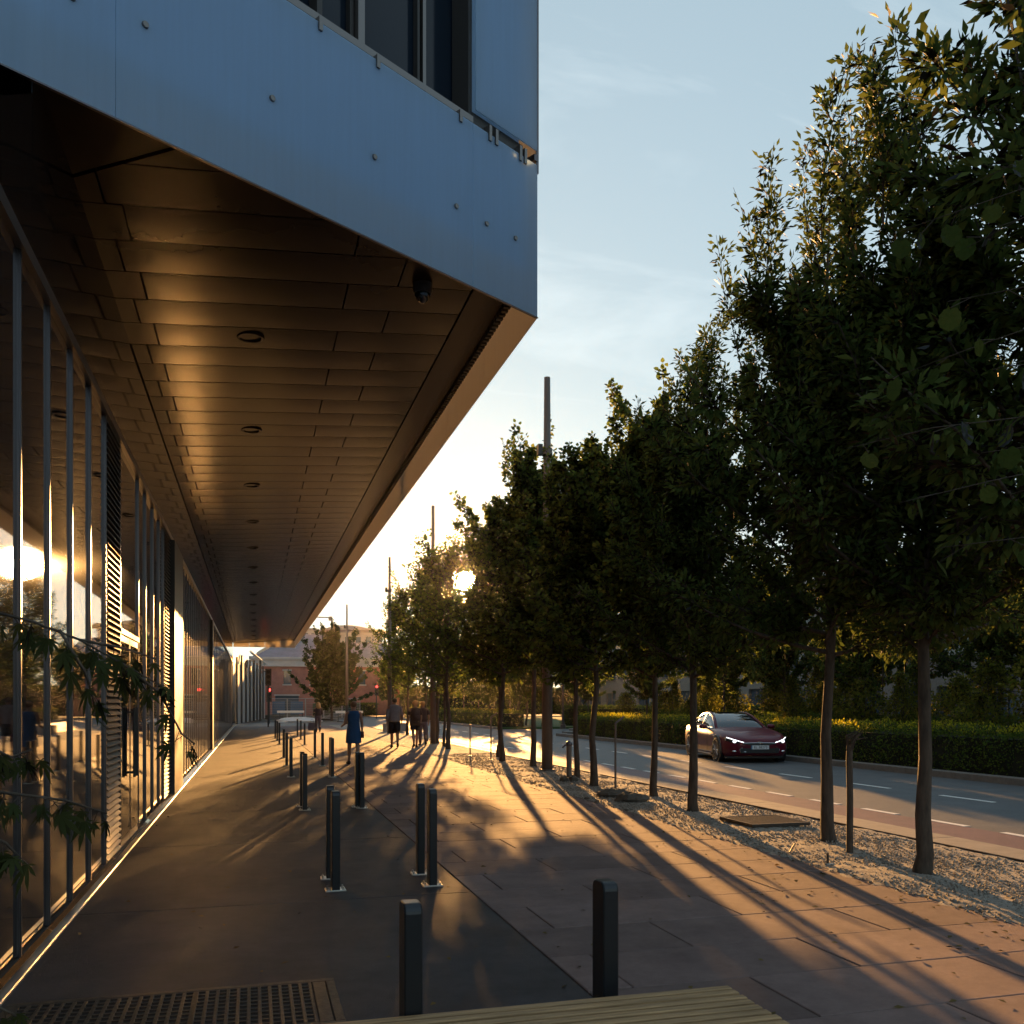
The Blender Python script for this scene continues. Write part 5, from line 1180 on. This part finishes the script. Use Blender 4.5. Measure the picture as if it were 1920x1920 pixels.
# hoarding and next building along the wall
hp = tag(empty('site_hoarding'), 'tall grey hoarding with uprights at the end of the glass wall', 'hoarding')
a, b = PD(441, 1319, 70), PD(496, 1319, 98)
for k in range(8):
    p, q = a.lerp(b, k/8), a.lerp(b, (k+1)/8); zt = 4.7 + 0.3*(k % 2)
    n_ = (q - p).normalized(); o_ = Vector((n_.y, -n_.x, 0))*0.06
    MB().prism([(p.x, p.y), (q.x - n_.x*0.04, q.y - n_.y*0.04), (q.x - n_.x*0.04 + o_.x, q.y - n_.y*0.04 + o_.y), (p.x + o_.x, p.y + o_.y)], 0, zt).build('panel', M['hoard'], hp)
    MB().tube([(p.x + o_.x*2, p.y + o_.y*2, 0), (p.x + o_.x*2, p.y + o_.y*2, zt + 0.5)], 0.09, 6).build('upright', M['dark'], hp)
nb = tag(empty('white_canopy_building', (0, 0, 0)), 'white building with slanting canopy beams beyond the hoarding', 'building')
a, b = PD(452, 1319, 78), PD(498, 1319, 112)
n_ = (b - a).normalized(); o_ = Vector((-n_.y, n_.x, 0))*4
ztop = CAMH + (HOR - 1232)*90/F
MB().prism([(a.x + o_.x*0.2, a.y + o_.y*0.2), (b.x + o_.x*0.2, b.y + o_.y*0.2), (b.x + o_.x, b.y + o_.y), (a.x + o_.x, a.y + o_.y)], 0, ztop).build('wall', M['white'], nb)
MB().tube([PD(470, 1222, 90), PD(497, 1245, 95)], 0.16, 4).build('canopy_beam', M['white'], nb); MB().tube([PD(484, 1224, 88), PD(513, 1207, 80)], 0.16, 4).build('canopy_beam', M['white'], nb)
for px in (463, 476, 488): 
    q = PD(px, 1319, 84); MB().tube([(q.x, q.y, 0), (q.x, q.y, 5.6)], 0.10, 8).build('column', M['dark'], nb)
# mesh fence panels across the site
r = np.random.RandomState(8)
fe = tag(empty('site_fence'), 'temporary steel mesh fence across the building site behind the blond woman', 'fence')
a, b = PD(505, 1319, 92), PD(676, 1319, 92)
for k in range(5):
    p, q = a.lerp(b, k/5), a.lerp(b, (k + 1)/5); fr = MB(); ms_ = MB()
    p0_, p1_ = Vector((p.x, p.y, 0.1)), Vector((q.x - 0.06, q.y, 0.1)); up = Vector((0, 0, 2.0))
    for s0, s1 in ((p0_, p0_ + up), (p1_, p1_ + up), (p0_ + up, p1_ + up), (p0_, p1_)): fr.tube([s0, s1], 0.03, 5)
    f_ = fr.build('fence_frame', M['mesh'], fe)
    for i in range(1, 18): ms_.tube([p0_.lerp(p1_, i/18), p0_.lerp(p1_, i/18) + up], 0.010, 3)
    for i in range(1, 8): ms_.tube([p0_ + up*i/8, p1_ + up*i/8], 0.010, 3)
    ms_.build('fence_mesh', M['mesh'], f_)['kind'] = 'stuff'
    if k in (0, 1): MB().box(p0_.x + 0.3, p1_.x - 0.2, p0_.y - 0.06, p0_.y - 0.045, 0.5, 1.8).build('banner', M['bluefab'], f_)
for i, (px, py, s_, m, lab, nm) in enumerate(((530, 1345, (2.2, 1.0, 0.5), 'soil', 'low heap of dark earth left in the building site', 'earth_heap'), (560, 1352, (2.0, 0.9, 0.35), 'tarp', 'pale tarpaulin lying across the site edge', 'tarpaulin'),
                                     (615, 1338, (2.0, 1.2, 1.25), 'soil', 'brown earth mound behind the blond woman', 'earth_heap'), (642, 1347, (2.1, 1.0, 0.55), 'rock', 'rubble heap right of the blond woman', 'rubble_heap'))):
    mb = MB().ell((0, 0, 0), s_, 16, 10); mb.v = [tuple(np.array(v)*(0.85 + 0.3*r.rand())) for v in mb.v]; o = mb.build(nm, M[m], loc=P(px, py)); tag(o, lab, 'heap')
for i, (px, py, wd, lab) in enumerate(((545, 1352, 2.4, 'white and red barrier board low in the site, left one'), (655, 1353, 2.4, 'white barrier board low in the site, right one'))):
    e_ = tag(empty('barrier', P(px, py)), lab, 'barrier')
    MB().cbox(-wd/2, wd/2, -0.03, 0.03, 0.75, 0.95).build('board', M['white'], e_)
    for x in (-wd/2 + 0.2, wd/2 - 0.2): MB().box(x, x + 0.06, -0.025, 0.025, 0, 0.749).cbox(x - 0.1, x + 0.16, -0.25, 0.25, 0, 0.06).build('foot', M['dark'], e_)
# traffic signals
def signal(px, ybase, ytop, D, label, lit):
    q = PD(px, 1319, D); h = CAMH + (HOR - ytop)*D/F
    e_ = tag(empty('traffic_signal', (q.x, q.y, 0)), label, 'traffic light')
    MB().tube([(0,0,0), (0,0,h)], 0.06, 8).build('pole', M['dark'], e_)
    hd2 = MB().cbox(-0.20, 0.20, -0.22, -0.06, h - 1.15, h).build('signal_head', M['dark'], e_)
    for k in range(3):
        z = h - 0.2 - k*0.36
        MB().tube([(0, -0.222, z), (0, -0.235, z)], 0.13, 12).build('lens', M['red_lamp'] if (k == lit) else M['void'], hd2)
        MB().loft([[(0.15*math.cos(t_), y_, z + 0.15*math.sin(t_)) for t_ in np.linspace(0, math.pi, 8)] for y_ in (-0.222, -0.40)], cap=False, closed=False).build('hood', M['dark'], hd2)
signal(503, 1340, 1254, 62, 'tall traffic signal seen from behind the hoarding, lamps dark', -1)
signal(504.5, 1345, 1289, 72, 'small traffic signal showing a red light', 0)
signal(706, 1345, 1284, 96, 'far traffic signal under the trees showing an amber-red light', 0)
# lamp post with arm and box
q = PD(622, 1319, 88); h1 = CAMH + (HOR - 1162)*88/F
al = tag(empty('arm_lamp', (q.x, q.y, 0)), 'street lamp with a long horizontal arm and a box at its elbow', 'lamp post')
MB().tube([(0,0,0), (0,0,h1)], [0.11, 0.07], 8).build('pole', M['dark'], al)
MB().cbox(-0.30, 0.05, -0.15, 0.15, h1 - 0.1, h1 + 0.30).build('box', M['mast'], al)
MB().tube([(-0.25, 0, h1 + 0.2), (-1.7, 0, h1 + 0.25)], 0.05, 6).build('arm', M['dark'], al)
MB().cbox(-1.75, -0.6, -0.10, 0.10, h1 + 0.16, h1 + 0.25).build('lamp_head', M['mast'], al)
q = PD(605, 1319, 105); pp = MB().tube([(0,0,0), (0,0,CAMH + (HOR - 1182)*105/F)], [0.10, 0.07], 8).build('bare_pole', M['dark'], loc=(q.x, q.y, 0)); tag(pp, 'thin bare pole left of the lamp with the long arm', 'pole')
# buildings across the street behind the planting
def side_block(name, x, y0, y1, h, label, m, floors, bays, depth=10):
    e_ = tag(empty(name, (x, y1, 0), R(-90)), label, 'building'); w_ = y1 - y0; ops = []
    for f in range(floors):
        for c_ in range(bays):
            cx = w_*(c_ + 0.5)/bays; zz = h*(f + 0.22)/floors; ops.append((cx - w_/bays*0.33, cx + w_/bays*0.33, zz, zz + h/floors*0.58))
    mb = MB(); wall_with_openings(mb, 0, w_, 0, h, 0, 0.35, ops); mb.build('wall', M[m], e_)
    MB().box(0, w_, 0.42, depth, 0, h - 0.05).build('block', M['concrete'], e_)
    for o_ in ops:
        f = MB().box(o_[0] - 0.06, o_[1] + 0.06, -0.06, 0.0, o_[2] - 0.10, o_[2]).build('window', M['alu_dark'], e_); MB().box(o_[0], o_[1], 0.24, 0.30, o_[2], o_[3]).build('pane', M['glass_far'], f)
        MB().box((o_[0] + o_[1])/2 - 0.03, (o_[0] + o_[1])/2 + 0.03, 0.18, 0.239, o_[2], o_[3]).build('mullion', M['alu_dark'], f)
    MB().box(-0.2, w_ + 0.2, -0.3, depth, h, h + 0.4).build('roof', M['concrete'], e_)
side_block('glass_block', 34, 6, 27, 7.0, 'pale low building with teal panels across the road behind the garden trees, right', 'teal', 2, 7)
side_block('stone_block', 36, 28, 56, 9.5, 'grey stone building across the road behind the garden trees', 'granite', 3, 8)
side_block('end_block', 40, 64, 110, 10.5, 'grey building across the road beyond the side street', 'granite', 3, 10)
# small trellis frames standing in the planting
for i, (x, yy) in enumerate(((20.5, 18.5), (19.9, 13.5), (20.8, 27.0))):
    e_ = tag(empty('plant_trellis', (x, yy, 0)), ('pale wire trellis between shrubs behind the hedge, near the dead stake', 'pale wire trellis behind the hedge right of the nearest trunk', 'pale wire trellis behind the hedge above the red car')[i], 'trellis')
    for dx in (-0.4, 0.0, 0.4): MB().tube([(dx, 0, 0), (dx, 0, 3.0)], 0.022, 5).build('upright', M['alu'], e_)
    for z in (1.2, 2.0, 2.9): MB().tube([(-0.42, -0.03, z), (0.42, -0.03, z)], 0.014, 5).build('crossbar', M['alu'], e_)

# ================================================================= thin evening haze
if True:
    hz = MB().box(-60, 90, -20, 240, -1.4, 34).build('haze', M['void']); hz['kind'] = 'stuff'
    hm_ = bpy.data.materials.new('haze_air'); hm_.use_nodes = True; t_ = hm_.node_tree; t_.nodes.clear()
    ho = t_.nodes.new('ShaderNodeOutputMaterial'); hv = t_.nodes.new('ShaderNodeVolumePrincipled')
    hv.inputs['Color'].default_value = (0.98, 0.92, 0.84, 1); hv.inputs['Density'].default_value = 0.00009; hv.inputs['Anisotropy'].default_value = 0.965
    t_.links.new(hv.outputs[0], ho.inputs['Volume']); hz.data.materials.clear(); hz.data.materials.append(hm_)
